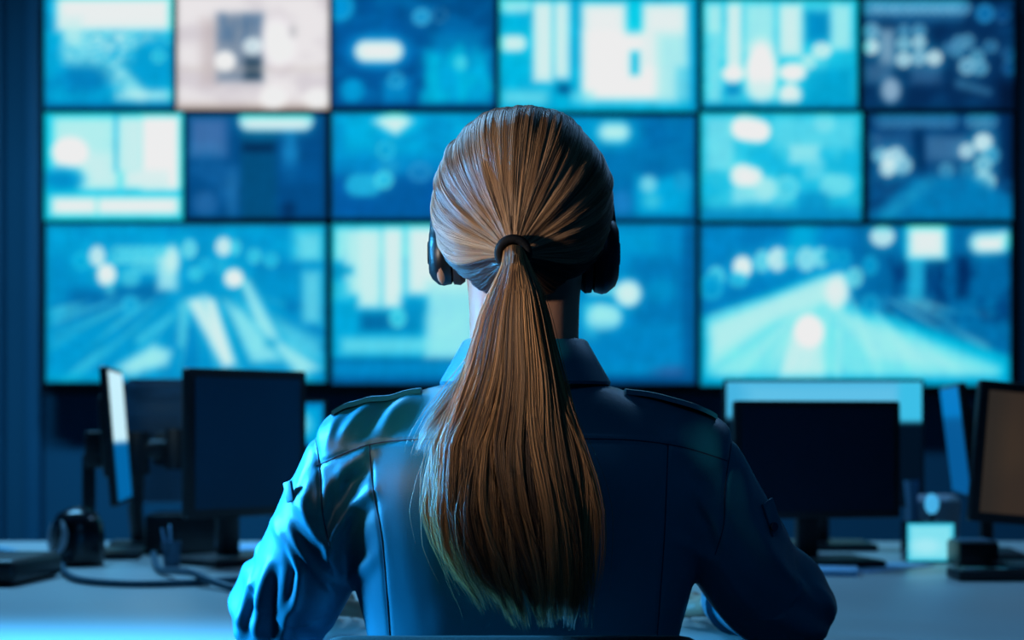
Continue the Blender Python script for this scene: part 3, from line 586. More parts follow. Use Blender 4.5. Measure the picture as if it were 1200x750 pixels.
G().tube([(0, 0, .01), (0, 0, .95), (.03, .02, 1.03)], .009, 12).build('pole', M['metal'], t)
dd = (Vector((-.04, 1.57, 1.16))-Vector((-1.7, .25, 1.08))).normalized(); c0 = Vector((-1.7, .25, 1.08))-t.location
G().tube([c0-dd*.17, c0-dd*.14, c0-dd*.115], [.03, .11, .125], 28).build('lamp_head', M['black'], t)

# ------------------------------------------------------------------ office chair
t = thing('office_chair', 'black office chair the woman sits on, only its top edge showing', 'chair', (0.0, 1.72, 0))
rings = []
G().plate((0, -.195, .6245), .36, .356, .03, .03, bev=.008).build('backrest', M['chair'], t)
G().box((0.01, .02, .42), (.46, .44, .07), bevel=.03, seg=4).build('seat', M['chair'], t)
G().tube([(0, -.19, .60), (0, -.22, .46), (0, -.15, .375), (0, 0, .37)], .018, 12).build('back_support', M['black'], t)
G().tube([(0, 0, .38), (0, 0, .24)], .024, 16).tube([(0, 0, .25), (0, 0, .07)], .034, 16).build('gas_column', M['metal'], t)
for k in range(5):
    a = 2*PI*k/5+.3; x = math.cos(a); y = math.sin(a)
    l = G().tube([(x*.02, y*.02, .10), (x*.16, y*.16, .09), (x*.29, y*.29, .07)], [.026, .02, .016], 10).build('leg', M['black'], t)
    G().tube([(x*.29-y*.02, y*.29+x*.02, .028), (x*.29+y*.02, y*.29-x*.02, .028)], .027, 16).tube([(x*.29, y*.29, .03), (x*.29, y*.29, .07)], .008, 8).build('caster', M['blackg'], l)

# ------------------------------------------------------------------ the woman
HC = np.array([.0107, 1.66, 1.206])                     # head centre
person = thing('person', 'woman in a blue uniform shirt, long blonde ponytail, sitting with her back to us', 'person', (0.011, 1.72, 0))
person['_origin'] = (0.011, 1.72, 0.0)
def ellipse(cx, cy, z, a, bb, bf, n=40, p=2.3):
    r = []
    for j in range(n):
        th = 2*PI*j/n; c, s_ = math.cos(th), math.sin(th); e = 2/p
        x = a*abs(c)**e*(1 if c > 0 else -1); y = (bf if s_ > 0 else bb)*abs(s_)**e*(1 if s_ > 0 else -1); r.append((cx+x, cy+y, z))
    return r
CX = .011
def catmull(P, k=6):
    P = [np.array(p, float) for p in P]; Q = []
    for i in range(len(P)-1):
        p0 = P[max(i-1, 0)]; p1 = P[i]; p2 = P[i+1]; p3 = P[min(i+2, len(P)-1)]
        for j in range(k):
            u = j/k; Q.append(.5*((2*p1)+(p2-p0)*u+(2*p0-5*p1+4*p2-p3)*u*u+(3*p1-p0-3*p2+p3)*u**3))
    Q.append(P[-1]); return Q
# z, half width, back depth, front depth, centre y
TORSO = [(.47, .170, .105, .11, 1.72), (.56, .172, .105, .115, 1.72), (.66, .150, .088, .10, 1.72), (.72, .147, .085, .10, 1.715), (.78, .156, .092, .105, 1.71), (.84, .171, .104, .12, 1.705),
         (.89, .182, .112, .135, 1.70), (.935, .184, .113, .125, 1.695), (.975, .172, .100, .10, 1.69), (1.005, .140, .075, .075, 1.685), (1.03, .090, .052, .055, 1.685)]
def torso(g, off):
    T = catmull(TORSO, 4); g.loft([ellipse(CX, t_[4], t_[0], t_[1]+off, t_[2]+off, t_[3]+off) for t_ in T])
# shoulder girdle: x offset, top z, half height, half depth
SH = [(-.200, .992, .020, .030), (-.188, 1.004, .040, .048), (-.165, 1.013, .050, .056), (-.130, 1.020, .055, .066), (-.085, 1.030, .058, .070), (-.045, 1.044, .065, .062), (0, 1.046, .065, .060),
      (.045, 1.044, .065, .062), (.085, 1.029, .058, .070), (.130, 1.018, .055, .066), (.165, 1.010, .050, .056), (.190, 1.001, .040, .048), (.203, .990, .020, .030)]
def shoulders(g, off):
    T = catmull(SH, 3)
    g.loft([[(CX+x, 1.683+(hd+off)*math.cos(2*PI*j/28), zt-hh_+(hh_+off)*math.sin(2*PI*j/28)) for j in range(28)] for x, zt, hh_, hd in T])
ARM_L = [((-.148, 1.685, .960), .048), ((-.172, 1.690, .915), .052), ((-.196, 1.715, .870), .052), ((-.220, 1.755, .830), .054), ((-.242, 1.800, .802), .056), ((-.247, 1.860, .794), .050), ((-.243, 1.94, .790), .040), ((-.236, 2.01, .787), .033)]
ARM_R = [((.170, 1.685, .960), .048), ((.194, 1.690, .915), .052), ((.222, 1.715, .872), .052), ((.250, 1.755, .834), .052), ((.285, 1.800, .804), .054), ((.286, 1.860, .796), .050), ((.272, 1.94, .790), .040), ((.258, 2.01, .787), .033)]
def arm(g, A, off, k=1.0, extra=None):
    P = catmull([(*p, r) for p, r in A], 5); g.tube([tuple(q[:3]) for q in P], [q[3]*k+off for q in P], 24)
# --- body ---
g = G(); torso(g, -.012); shoulders(g, -.012)
g.loft([ellipse(CX+.001, y, z, a, b, f) for z, a, b, f, y in [(.99, .075, .055, .055, 1.69), (1.04, .060, .05, .052, 1.685), (1.075, .0535, .050, .052, 1.68), (1.11, .0545, .050, .052, 1.675), (1.15, .058, .052, .05, 1.67), (1.19, .058, .05, .05, 1.665)]])
for A in (ARM_L, ARM_R): arm(g, A, -.006, .82)
g.ball(HC+np.array([0, 0, 0]), (.0800, .0905, .088), 40, 26)
g.ball(HC+np.array([0, .028, -.055]), (.058, .060, .066), 32, 20)         # face and jaw
g.ball(HC+np.array([0, .068, -.105]), (.022, .020, .017))                    # chin
g.ball(HC+np.array([0, .093, -.042]), (.010, .014, .021)); g.ball(HC+np.array([0, .100, -.055]), (.014, .010, .009))   # nose
g.ball(HC+np.array([0, .080, .0]), (.045, .014, .012))                       # brow
for s_ in (-1, 1):
    g.ball(HC+np.array([s_*.032, .066, -.045]), (.022, .017, .022)); g.ball(HC+np.array([s_*.080, .018, -.048]), (.008, .018, .030))   # cheek, ear
for c, s_ in (((-.236, 2.01, .787), -1), ((.258, 2.01, .787), 1)):           # hands resting flat on the desk
    c = Vector(c)
    g.tube([c+Vector((0, -.02, 0)), c+Vector((0, .015, -.003))], [.026, .025], 16)
    g.box(c+Vector((0, .058, -.012)), (.074, .088, .026), (-.12, 0, 0), bevel=.011, seg=3)
    for i, (fx, ln) in enumerate(((-.028, .062), (-.0095, .076), (.0095, .080), (.028, .070))):
        fx = fx*(-s_)*-1; b0 = c+Vector((fx, .092, -.014)); f1 = b0+Vector((fx*.12, ln*.45, .004)); f2 = b0+Vector((fx*.18, ln*.78, -.008)); f3 = b0+Vector((fx*.2, ln, -.0205))
        g.tube([b0-Vector((0, .02, 0)), b0, f1, f2, f3], [.0095, .0092, .0085, .0078, .0065], 12); g.ball(f3, .0065, 12, 8)
    th = [c+Vector((-s_*.026, .035, -.012)), c+Vector((-s_*.046, .060, -.018)), c+Vector((-s_*.054, .088, -.026))]
    g.tube(th, [.013, .0105, .0085], 12); g.ball(th[-1], .0085, 12, 8)
for s_ in (-1, 1):                                                           # legs, bent at hip and knee under the desk
    L = [(CX+s_*.085, 1.74, .53, .085), (CX+s_*.105, 1.92, .54, .076), (CX+s_*.115, 2.14, .535, .058), (CX+s_*.115, 2.185, .49, .054), (CX+s_*.115, 2.18, .36, .050), (CX+s_*.115, 2.165, .18, .036), (CX+s_*.115, 2.16, .085, .034)]
    Q = catmull(L, 4); g.tube([tuple(q[:3]) for q in Q], [q[3] for q in Q], 22)
    g.ball((CX+s_*.115, 2.215, .045), (.038, .10, .032)); g.ball((CX+s_*.115, 2.155, .05), (.033, .04, .04))
g.ball((CX, 1.725, .52), (.16, .11, .075), 30, 18)
V, Fc = remesh(g, .0034)
fmask = np.where(V[:, 1] > 2.05, .25, 1.0)
V = smooth(V, Fc, 5, .5, fmask); V = smooth(V, Fc, 14, .6, np.clip((V[:, 2]-1.09)/.02, 0, 1)*np.where(np.abs(V[:, 0]-HC[0]) < .062, 1, .2))
for s_ in (-1, 1):       # eye sockets and mouth line
    d = np.linalg.norm((V-(HC+np.array([s_*.030, .084, -.020])))/np.array([.017, .02, .010]), axis=1); V[:, 1] -= .007*np.exp(-d**2)
mth = ((np.abs(V[:, 0]-HC[0]) < .024) & (V[:, 1] > HC[1]+.05)); V[:, 1] -= mth*.0025*np.exp(-((V[:, 2]-(HC[2]-.079))/.002)**2)
body = mesh('body', V, Fc, M['skin'], person)
bones = None
def child_of_person(g, name, m, parent=None, **k):
    o = g.build(name, m, None, **k)
    me = o.data; n = len(me.vertices); a = np.empty(n*3, np.float32); me.vertices.foreach_get('co', a)
    a = a.reshape(-1, 3)-np.array(person['_origin'], np.float32); me.vertices.foreach_set('co', a.ravel()); me.update()
    o.parent = parent or person; return o
for s_ in (-1, 1):
    e = child_of_person(G().ball(HC+np.array([s_*.030, .0690, -.020]), .0110), 'eye', M['eye'], body)
    child_of_person(G().ball(HC+np.array([s_*.030, .0762, -.020]), (.0055, .0045, .0055)), 'iris', M['iris'], body)
    child_of_person(G().tube([HC+np.array([s_*x, y, z]) for x, y, z in ((.014, .0925, .002), (.026, .092, .006), (.040, .084, .005), (.048, .076, .0)) ], [.002, .003, .0025, .001], 8), 'eyebrow', M['scalp'], body)
child_of_person(G().tube([HC+np.array([x, y, -.0755]) for x, y in ((-.021, .077), (-.010, .0865), (0, .0885), (.010, .0865), (.021, .077))], [.001, .0035, .003, .0035, .001], 10).tube([HC+np.array([x, y, -.0830]) for x, y in ((-.019, .076), (-.008, .086), (0, .087), (.008, .086), (.019, .076))], [.001, .0038, .0045, .0038, .001], 10), 'lips', M['lips'], body)
# --- trousers and shoes ---
g = G()
g.loft([ellipse(CX, y, z, a, b, f) for z, a, b, f, y in [(.62, .160, .100, .112, 1.72), (.56, .178, .112, .122, 1.72), (.50, .180, .115, .12, 1.72), (.462, .15, .09, .10, 1.73)]])
for s_ in (-1, 1):
    L = [(CX+s_*.085, 1.74, .535, .092), (CX+s_*.105, 1.92, .545, .083), (CX+s_*.115, 2.14, .540, .066), (CX+s_*.115, 2.19, .49, .063), (CX+s_*.115, 2.18, .36, .060), (CX+s_*.115, 2.17, .18, .054), (CX+s_*.115, 2.165, .09, .053)]
    Q = catmull(L, 4); g.tube([tuple(q[:3]) for q in Q], [q[3] for q in Q], 22)
V, Fc = remesh(g, .007); V = smooth(V, Fc, 6, .5); V[:, 2] = np.maximum(V[:, 2], .457*(V[:, 1] < 1.95))
mesh('trousers', V, Fc, M['trousers'], person)
for s_ in (-1, 1):
    child_of_person(G().ball((CX+s_*.115, 2.222, .046), (.043, .112, .036)).ball((CX+s_*.115, 2.155, .055), (.038, .046, .045)).box((CX+s_*.115, 2.205, .008), (.078, .25, .016), bevel=.007), 'shoe', M['blackg'])

# --- shirt ---
g = G(); torso(g, 0.0); shoulders(g, 0.0)
for A in (ARM_L, ARM_R): arm(g, A, .001, 1.0)
V, Fc = remesh(g, .0028)
V = smooth(V, Fc, 16, .6)
N = normals(V, Fc)
PX = 600+V[:, 0]*F/V[:, 1]; PY = 500-(V[:, 2]-CZ)*F/V[:, 1]
back = np.clip((-N[:, 1]+.35)/.5, 0, 1)*(V[:, 1] < 1.86)
disp = np.zeros(len(V))
def dist(pts):
    """distance to a line drawn on the cloth and position along it"""
    D = np.full(len(V), 1e9); T = np.zeros(len(V)); n = len(pts)-1
    for i in range(n):
        (x0, y0), (x1, y1) = pts[i], pts[i+1]; L = (x1-x0)**2+(y1-y0)**2
        t = np.clip(((PX-x0)*(x1-x0)+(PY-y0)*(y1-y0))/L, 0, 1); d = np.hypot(PX-x0-t*(x1-x0), PY-y0-t*(y1-y0))
        m = d < D; D = np.where(m, d, D); T = np.where(m, (i+t)/n, T)
    return D, T
def ridge(pts, wd, amp, fade=True):
    global disp
    D, T = dist(pts); q = np.exp(-(D/wd)**2)
    if fade: q = q*np.sin(PI*np.clip(T*.9+.05, 0, 1))**.6
    disp = disp+amp*.001*(1.25 if fade else 1)*q*back
def seam(pts, depth=1.6, wd=2.6): ridge(pts, wd, -depth, False); ridge(pts, 9, .5, False)
# left shoulder, above the yoke seam
ridge([(437, 470), (418, 490), (398, 515)], 7, 3.6); ridge([(486, 462), (462, 482), (446, 508)], 8, 3.0); ridge([(460, 466), (438, 492), (424, 512)], 5, -2.6); ridge([(412, 474), (392, 496), (382, 524)], 5, 2.4)
ridge([(508, 462), (492, 480), (478, 505)], 6, -1.6)
# under the seam
ridge([(430, 530), (404, 548), (384, 578)], 8, 3.2); ridge([(432, 552), (410, 566), (388, 606)], 6, -3.5)
ridge([(436, 574), (412, 594), (392, 622), (384, 650), (394, 672)], 7, 5.5); ridge([(440, 590), (420, 608), (404, 632)], 9, -2.0); ridge([(395, 560), (388, 590), (386, 625)], 5, -3)
ridge([(400, 678), (425, 668), (440, 650)], 9, 2.0)
# left sleeve
ridge([(338, 566), (352, 590), (372, 606)], 8, 3.0); ridge([(322, 612), (336, 640), (350, 672), (346, 712)], 6, 4.5); ridge([(336, 612), (352, 640), (372, 668), (388, 690)], 6, 4.0); ridge([(332, 632), (344, 668), (338, 712)], 5, -4)
ridge([(352, 596), (372, 628), (392, 652)], 6, 3.0); ridge([(345, 620), (362, 650), (378, 676)], 5, -3.5)
ridge([(314, 660), (304, 700), (300, 748)], 6, 4.5); ridge([(322, 668), (318, 710), (318, 748)], 6, -4); ridge([(300, 672), (286, 705), (278, 748)], 5, 3.5); ridge([(297, 690), (290, 720), (289, 748)], 4, -3.5); ridge([(345, 700), (336, 722), (330, 750)], 6, 3.5)
ridge([(370, 510), (358, 540), (350, 566)], 9, 2.5); ridge([(360, 535), (345, 560), (342, 585)], 5, -2.5); ridge([(365, 560), (358, 585), (362, 610)], 5, 2.0)
# right side: long shallow folds
ridge([(862, 500), (872, 550), (880, 600)], 10, 2.0); ridge([(850, 600), (870, 640), (900, 680)], 9, -2.5); ridge([(838, 650), (862, 690), (900, 735)], 8, 3.0); ridge([(880, 610), (905, 650), (940, 690)], 8, 2.5); ridge([(900, 600), (925, 650), (958, 700)], 6, -2.0)
ridge([(802, 560), (830, 600), (845, 640)], 8, 2.5); ridge([(815, 590), (832, 620), (838, 655)], 6, -2.5); ridge([(790, 630), (815, 645), (835, 660)], 8, 2.0); ridge([(962, 690), (975, 715), (978, 750)], 5, 3)
ridge([(740, 458), (770, 475), (800, 500)], 10, 1.2)
# seams
YOKE_L = [(371, 546), (400, 533), (433, 521), (472, 516), (530, 514)]; YOKE_R = [(680, 514), (745, 516), (800, 524), (852, 540)]
SIDE_L = [(433, 521), (437, 571), (448, 635), (457, 748)]; SIDE_R = [(783, 520), (781, 575), (778, 640), (770, 748)]
HOLE_L = [(366, 484), (370, 515), (374, 545), (378, 600), (387, 642)]; HOLE_R = [(862, 484), (857, 520), (850, 570), (848, 615), (838, 650)]
for s_ in (YOKE_L, YOKE_R, HOLE_L, HOLE_R): seam(s_, 2.0, 2.6)
for s_ in (SIDE_L, SIDE_R): seam(s_, 1.4, 2.2)
# gentle general rumple
disp += .0009*(vnoise(V[:, 0]*40+V[:, 1]*20, V[:, 2]*26, 1, 3)-.5)*2*np.clip(1-np.abs(N[:, 2]), 0, 1)
slv = np.clip((np.abs(V[:, 0]-CX)-.19)/.03, 0, 1)
disp += slv*.0018*np.sin(V[:, 2]*150+V[:, 0]*90+3*vnoise(V[:, 0]*25, V[:, 2]*25, 1, 5))*(V[:, 1] > 1.72)
V2 = V+N*disp[:, None]; V2 = smooth(V2, Fc, 1, .35)
shirt = mesh('shirt', V2, Fc, M['shirt'], person)
# stitching threads lying in the seams (projected on the cloth)
from mathutils.bvhtree import BVHTree
bvh = BVHTree.FromPolygons([Vector(v) for v in V2], [tuple(int(i) for i in f) for f in Fc])
def hit(px, py):
    d = Vector(((px-600)/F, 1, (500-py)/F)).normalized(); r = bvh.ray_cast(Vector((0, 0, CZ)), d); return r[0]
def stitched(pts, off=0.0004, r=.0007):
    Q = catmull([(x, y) for x, y in pts], 10); P = [hit(*q) for q in Q]; P = [p-Vector((0, off, 0)) for p in P if p is not None]
    return P
for s_ in (YOKE_L, YOKE_R, HOLE_L, HOLE_R, SIDE_L, SIDE_R):
    P = stitched(s_)
    if len(P) > 3: child_of_person(G().tube(P, .00055, 6), 'seam_stitching', M['stitch'], shirt)
# collar: stand and fall
g = G(); n = 60; rings = []
sec = [(.055, .050, 1.040, 0), (.055, .050, 1.071, 0), (.058, .053, 1.076, 0), (.0615, .056, 1.074, 0), (.074, .065, 1.052, 1), (.0845, .073, 1.034, 2), (.0825, .071, 1.031, 2), (.071, .062, 1.048, 1), (.059, .054, 1.066, 0), (.058, .0525, 1.040, 0)]
for k, (a, b, z, dr) in enumerate(sec):
    r = []
    for j in range(n):
        th = 2*PI*j/n; fr = max(0, math.sin(th)); bk = max(0, -math.sin(th))
        pt = fr**3*(.030*dr/2)
        r.append((CX+.002+a*math.cos(th), 1.685+b*math.sin(th)*(1+.10*fr), z-fr*.035-pt+bk*.000))
    rings.append(r)
g.loft(rings+[rings[0]], cap=False); collar = child_of_person(g, 'collar', M['shirt'], shirt)
# shoulder straps
def strap(s_, x0, x1, lift):
    T = []; up = []
    nn = 16
    for i in range(nn+1):
        u = i/nn; x = CX+s_*(x0+(x1-x0)*u)
        r = bvh.ray_cast(Vector((x, 1.675, 1.3)), Vector((0, 0, -1)))[0]
        T.append(r.z if r is not None else T[-1])
    rings = []
    for i in range(nn+1):
        u = i/nn; x = CX+s_*(x0+(x1-x0)*u); z = T[i]+.0004+lift*math.sin(PI*u)**.7; hw_ = .019+.004*u
        rings.append([(x, 1.675-hw_, z-.004), (x, 1.675-hw_*.95, z+.0008), (x, 1.675, z+.002), (x, 1.675+hw_*.95, z+.0008), (x, 1.675+hw_, z-.004), (x, 1.675, z-.002)])
    g = G().loft(rings); o = child_of_person(g, 'shoulder_strap', M['shirt'], shirt)
strap(-1, .100, .186, .0008); strap(1, .100, .188, .0030)
# sleeve tabs with a button, cuffs
def tab(px, py, w_, h_, rot, side):
    p = hit(px, py)
    if p is None: return
    p = p+Vector((side*.003, -.003, 0)); q = Euler((0, rot, side*.7))
    child_of_person(G().box(p, (w_, .0035, h_), tuple(q), bevel=.0012), 'sleeve_tab', M['shirt'], shirt)
    if side > 0: child_of_person(G().tube([p+Vector((0, -.0015, -h_*.25)), p+Vector((side*.002, -.0045, -h_*.25))], .0042, 14), 'button', M['stitch'], shirt)
tab(343, 576, .011, .020, -.25, -1); tab(901, 606, .016, .036, -.45, 1)
for c, A in (((-.236, 2.01, .787), ARM_L), ((.258, 2.01, .787), ARM_R)):
    g = G(); c = Vector(c); rr = [[(c.x+.0355*k*math.cos(2*PI*j/24), c.y+dy, c.z+.0355*k*math.sin(2*PI*j/24)) for j in range(24)] for k, dy in ((1.03, -.055), (1.0, -.0), (.97, .008), (.85, .008), (.80, 0))]
    child_of_person(g.loft(rr), 'cuff', M['shirt'], shirt)

# --- hair ---
hair = None
TIE = np.array([(601.5-600)*1.565/F, 1.567, CZ+(500-299)*1.567/F])
dT = (TIE-HC); dT = dT/np.linalg.norm(dT)
AX = np.array([.0885, .098, .098])
def Rad(d):
    a = np.where(d[..., 2:3] > 0, np.array([.0873, 1, .0945]), np.array([.0873, 1, .112]))
    b = np.where(d[..., 1:2] > 0, .096, .096); q = (d[..., 0:1]/a[..., 0:1])**2+(d[..., 1:2]/b)**2+(d[..., 2:3]/a[..., 2:3])**2
    return 1/np.sqrt(q)
upv = np.array([0, 0, 1.]); e1 = upv-dT*dT[2]; e1 /= np.linalg.norm(e1); e2 = np.cross(dT, e1)
def dirs(th, al):
    return np.cos(th)[..., None]*dT+np.sin(th)[..., None]*(np.cos(al)[..., None]*e1+np.sin(al)[..., None]*e2)
def thmax(al):
    a = np.abs((al+PI) % (2*PI)-PI)*180/PI
    return np.interp(a, [0, 40, 70, 90, 103, 116, 130, 180], [152, 148, 130, 106, 80, 56, 36, 30])*PI/180
# cap under the strands
nt_, na_ = 40, 160
al = np.linspace(0, 2*PI, na_, endpoint=False); TT = np.linspace(0, 1, nt_)
A_, T_ = np.meshgrid(al, TT); th = .02+T_*(thmax(A_)-.02); d = dirs(th, A_)
Vc = HC+d*(Rad(d)-.0022); Vi = HC+d*(Rad(d)-.007)
idx = np.arange(nt_*na_).reshape(nt_, na_); nx_ = np.roll(idx, -1, 1)
Fo = np.stack([idx[:-1].ravel(), nx_[:-1].ravel(), nx_[1:].ravel(), idx[1:].ravel()], 1); k = nt_*na_
Fe = np.stack([idx[-1], nx_[-1], nx_[-1]+k, idx[-1]+k], 1)
hair = mesh('hair', np.concatenate([Vc.reshape(-1, 3), Vi.reshape(-1, 3)]), np.concatenate([Fo, Fo[:, ::-1]+k, Fe]), M['scalp'], person)
def strands(P, R, colors, name, parent):
    """P (n,p,3) points, R (n,p) radii -> thin three-sided fibres"""
    n, p, _ = P.shape; T = np.gradient(P, axis=1); T /= np.linalg.norm(T, axis=2, keepdims=True)+1e-12
    ref = np.array([.3, -.9, .2]); A = np.cross(T, ref); A /= np.linalg.norm(A, axis=2, keepdims=True)+1e-9; B = np.cross(T, A)
    V = np.stack([P+R[..., None]*(math.cos(q)*A+math.sin(q)*B) for q in (0, 2*PI/3, 4*PI/3)], 2)
    idx = np.arange(n*p*3).reshape(n, p, 3); Fs = []
    for q in range(3):
        r = (q+1) % 3; Fs.append(np.stack([idx[:, :-1, q].ravel(), idx[:, :-1, r].ravel(), idx[:, 1:, r].ravel(), idx[:, 1:, q].ravel()], 1))
    C = np.repeat(np.repeat(colors[:, None, :], p, 1).reshape(-1, 3), 3, 0)
    return mesh(name, V.reshape(-1, 3), np.concatenate(Fs), M['hair'], parent, True, colors=C)
BL = np.array([.50, .31, .17]); MD = np.array([.26, .145, .07]); DK_ = np.array([.055, .028, .015]); GOLD = np.array([.60, .30, .11])
n = 13000; p = 26
al = rng.uniform(-PI, PI, n); am = np.abs(al)*180/PI
keep = (am < 112) | (rng.random(n) < .9); al = al[keep]; n = len(al); am = np.abs(al)*180/PI
t = np.linspace(0, 1, p); start = rng.uniform(.0, .25, n)*(rng.random(n) < .35)
T0 = thmax(al)
th = (.10+(T0[:, None]-.10)*(1-start[:, None])*(1-t[None, :]))          # hairline -> tie
wob = .035*(vnoise(al*6, t[None, :]*0+al*0+3 if False else al*0+3, 1, 2)-.5)
al2 = al[:, None]+(.05*(vnoise(al[:, None]*7+0*t, t[None, :]*2.5+0*al[:, None], 1, 4)-.5)+.035*rng.normal(size=n)[:, None]*(1-t[None, :])*t[None, :]*2)
# long locks sweep sideways a little before they gather
al2 = al2+.10*np.sin(al[:, None])*np.sin(PI*t[None, :])
d = dirs(th, al2)
lump = .0020*(vnoise(al2*9, th*1.5, 1, 6)-.5)*2+.0007*(vnoise(al2*26, th*2, 1, 7)-.5)*2
lift = .012*np.clip(1-th/.34, 0, 1)**1.5*np.clip(th/.12, .5, 1)
layer = rng.uniform(-.0015, .0012, n)[:, None]
P = HC+d*(Rad(d)[..., 0]+lump*np.clip(th/.5, 0, 1)+lift+layer)[..., None]
Rr = np.full((n, p), .00027)*rng.uniform(.7, 1.25, n)[:, None]; Rr[:, 0] *= .4
f1 = vnoise(al*14, al*0+1, 1, 21); f2 = vnoise(al*45, al*0+5, 1, 22); f = np.clip(.55*f1+.35*f2+.30*rng.random(n)-.12, 0, 1)
C = DK_+(MD-DK_)*np.clip(f*2, 0, 1)[:, None]+(BL-MD)*np.clip(f*2.6-1.255, 0, 1)[:, None]
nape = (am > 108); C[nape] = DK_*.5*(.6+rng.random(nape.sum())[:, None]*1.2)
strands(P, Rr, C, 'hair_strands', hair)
# ponytail: rows in photo px -> centre x, half width (m), half depth, back y
rows = [(284, 602, 12, .008, 1.563), (300, 603, 14, .014, 1.560), (312, 604, 17, .015, 1.552), (340, 604, 31, .017, 1.548), (370, 602, 42, .019, 1.550), (400, 601, 50, .021, 1.553), (440, 600, 62, .022, 1.556), (480, 597, 76, .022, 1.556), (520, 594, 91, .022, 1.553), (560, 597, 96, .022, 1.550),
        (600, 600, 97, .021, 1.549), (640, 606, 92, .021, 1.552), (680, 616, 82, .020, 1.558), (710, 625, 70, .019, 1.562), (740, 632, 60, .017, 1.566)]
RW = np.array(rows, float); yy = np.linspace(298, 742, 40)
def rowi(y, c): return np.interp(y, RW[:, 0], RW[:, c])
def pony(u, v, y):
    Yc = rowi(y, 4); sc = Yc/F
    return np.stack([(rowi(y, 1)-600)*sc+u*rowi(y, 2)*sc, Yc+v*rowi(y, 3), CZ+(500-y)*sc], -1)
rings = []
for y in np.linspace(302, 690, 26):
    kk = .86 if y < 520 else .86-.45*(y-520)/170
    rings.append([tuple(pony(np.array(kk*math.cos(2*PI*j/20)), np.array(kk*math.sin(2*PI*j/20)+.1), np.array(y))) for j in range(20)])
tail = child_of_person(G().loft(rings), 'ponytail', M['scalp'], person)
tail.parent = hair
n = 12000; p = 36
a0 = rng.uniform(0, 2*PI, n); r0 = np.sqrt(rng.uniform(.25, 1, n))
nc = 150; ck = rng.integers(0, nc, n); ca = rng.uniform(0, 2*PI, nc); cr = np.sqrt(rng.uniform(.2, 1, nc)); cl = rng.uniform(682, 730, nc)
u0 = r0*np.cos(a0); v0 = r0*np.sin(a0); uc = (cr*np.cos(ca))[ck]; vc = (cr*np.sin(ca))[ck]
near = (u0-uc)**2+(v0-vc)**2
# nearest clump for every fibre
cu = cr*np.cos(ca); cv = cr*np.sin(ca); ck = np.argmin((u0[:, None]-cu)**2+(v0[:, None]-cv)**2, 1); uc = cu[ck]; vc = cv[ck]
tl = np.where(rng.random(n) < .72, rng.uniform(-14, 12, n)+cl[ck], rng.uniform(540, 720, n))
tl -= np.clip(-uc-.25, 0, 1)*60*rng.uniform(.5, 1, n)
t = np.linspace(0, 1, p); y0 = (300-12*np.sqrt(np.clip(1-u0**2, 0, 1)))[:, None]; y = y0+(tl[:, None]-y0)*t[None, :]
yn = np.clip((y-299)/440, 0, 2)
cl_ = np.clip((yn-.15)/.7, 0, 1)*.62
cut = (.95+.035*rng.normal(size=n))[:, None]
u = (u0[:, None]*(1-cl_)+uc[:, None]*cl_)*cut
v = v0[:, None]*(1-cl_*.8)+vc[:, None]*cl_*.8
ph = rng.uniform(0, 2*PI, nc)[ck][:, None]
u = u+yn*.055*np.sin(yn*11+ph)*1.35+yn**2*.03*rng.normal(size=n)[:, None]+.035*(vnoise(ck[:, None]*3.3+yn*0, yn*6, 1, 12)-.5)*yn*2
v = v+.10*np.sin(yn*7+ph*1.7)*yn
# a few loose hairs flicked out at the left
wsp = rng.random(n) < .035; sg = np.where(rng.random(n) < .8, -1, 1)
u = u+np.where(wsp, 1, 0)[:, None]*sg[:, None]*np.clip(yn-.3, 0, 1)**1.2*rng.uniform(.1, .75, n)[:, None]
ck_off = rng.normal(size=nc)[ck][:, None]
u = u+np.clip(yn-.25, 0, 1)*.13*ck_off*(.6+np.abs(u))
P = pony(u, np.clip(v, -1.3, 1.0), y)
Rr = .00027*rng.uniform(.65, 1.3, n)[:, None]*np.interp(t, [0, .05, .8, 1], [1, 1, .85, .15])[None, :]
fc = rng.random(nc)[ck]; f = np.clip(.55*fc+.45*rng.random(n), 0, 1)
C = DK_*1.1+(MD-DK_)*np.clip(f*2.3-.45, 0, 1)[:, None]+(GOLD-MD)*np.clip(f*2-.7, 0, 1)[:, None]
strands(P, Rr, C, 'ponytail_strands', tail)
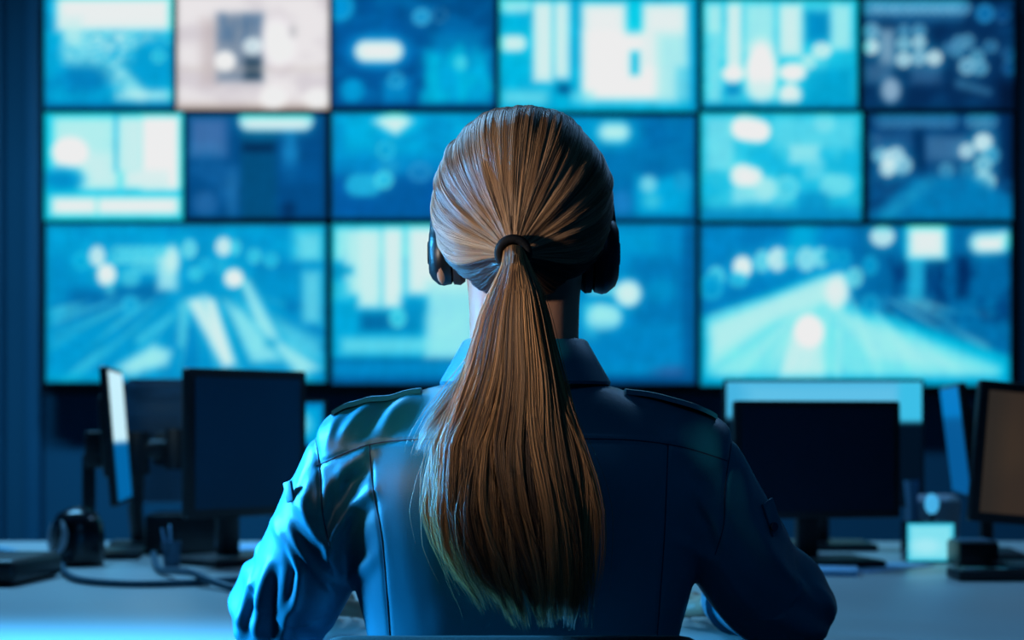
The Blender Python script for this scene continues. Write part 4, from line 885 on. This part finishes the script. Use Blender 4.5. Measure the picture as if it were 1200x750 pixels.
# lock flicking out to the left over the shoulder
n = 170; p = 22; t = np.linspace(0, 1, p)
yb = np.array([400, 440, 475, 500, 520, 535]); xb = np.array([566, 546, 522, 503, 491, 486])
L_ = rng.uniform(.72, 1.0, n)[:, None]*t; y = 400+135*L_; x = np.interp(y, yb, xb)+rng.normal(size=n)[:, None]*(5+4*np.sin(t*3))+ (1-t)*8
sc = 1.552/F; P = np.stack([(x-600)*sc, 1.552+rng.normal(size=n)[:, None]*.003+0*t+.012*t, CZ+(500-y)*sc], -1)
strands(P, .0003*np.ones((n, p))*np.interp(t, [0, .7, 1], [1, .8, .2]), np.tile(MD*1.1, (n, 1))*rng.uniform(.5, 1.4, n)[:, None], 'loose_lock', tail)
# elastic
ta = np.array([0, -1, -.30])
child_of_person(G().torus(TIE+np.array([0, -.008, .001]), .0135, .0040, ta, 36, 12), 'hair_tie', M['elastic'], hair)

# ------------------------------------------------------------------ headset
hs = thing('headset', 'black over-ear headset worn by the woman', 'headset', (HC[0], 1.69, 1.155))
def cup(s_, zc, rz, ry, out):
    n = 36
    def rg(x, k, kz=1): return [(s_*x, ry*k*math.cos(2*PI*j/n), zc+rz*k*kz*math.sin(2*PI*j/n)) for j in range(n)]
    c = G().loft([rg(.068, .80), rg(.0705, .95), rg(.078, 1.0), rg(.083, .97), rg(out-.003, .80), rg(out, .62), rg(out, .1)]).build('ear_cup', M['cupm'], hs)
    G().loft([rg(.059, .70), rg(.057, .88), rg(.0615, .98), rg(.068, .96), rg(.070, .80)]).build('ear_pad', M['foam'], c)
    G().plate((s_*(out+.0005), 0, zc), .022, .022, .002, .008, (0, 0, PI/2), .0005).build('cap_plate', M['cupm'], c)
    G().box((s_*(out-.006), .0, zc+rz*.9), (.006, .014, .03), (0, s_*-.12, 0), bevel=.002).build('yoke', M['cupm'], c)
cup(-1, .007, .0325, .031, .0925); cup(1, .006, .0400, .034, .0945)
P = []
for i in range(41):
    a = PI*i/40; P.append((.0875*math.cos(a), .012+.052*math.sin(a), .028+.103*math.sin(a)**.9))
G().tube(P, .0055, 12, ry=2.0).build('headband', M['black'], hs)

for o in S.objects:
    if '_origin' in o: del o['_origin']
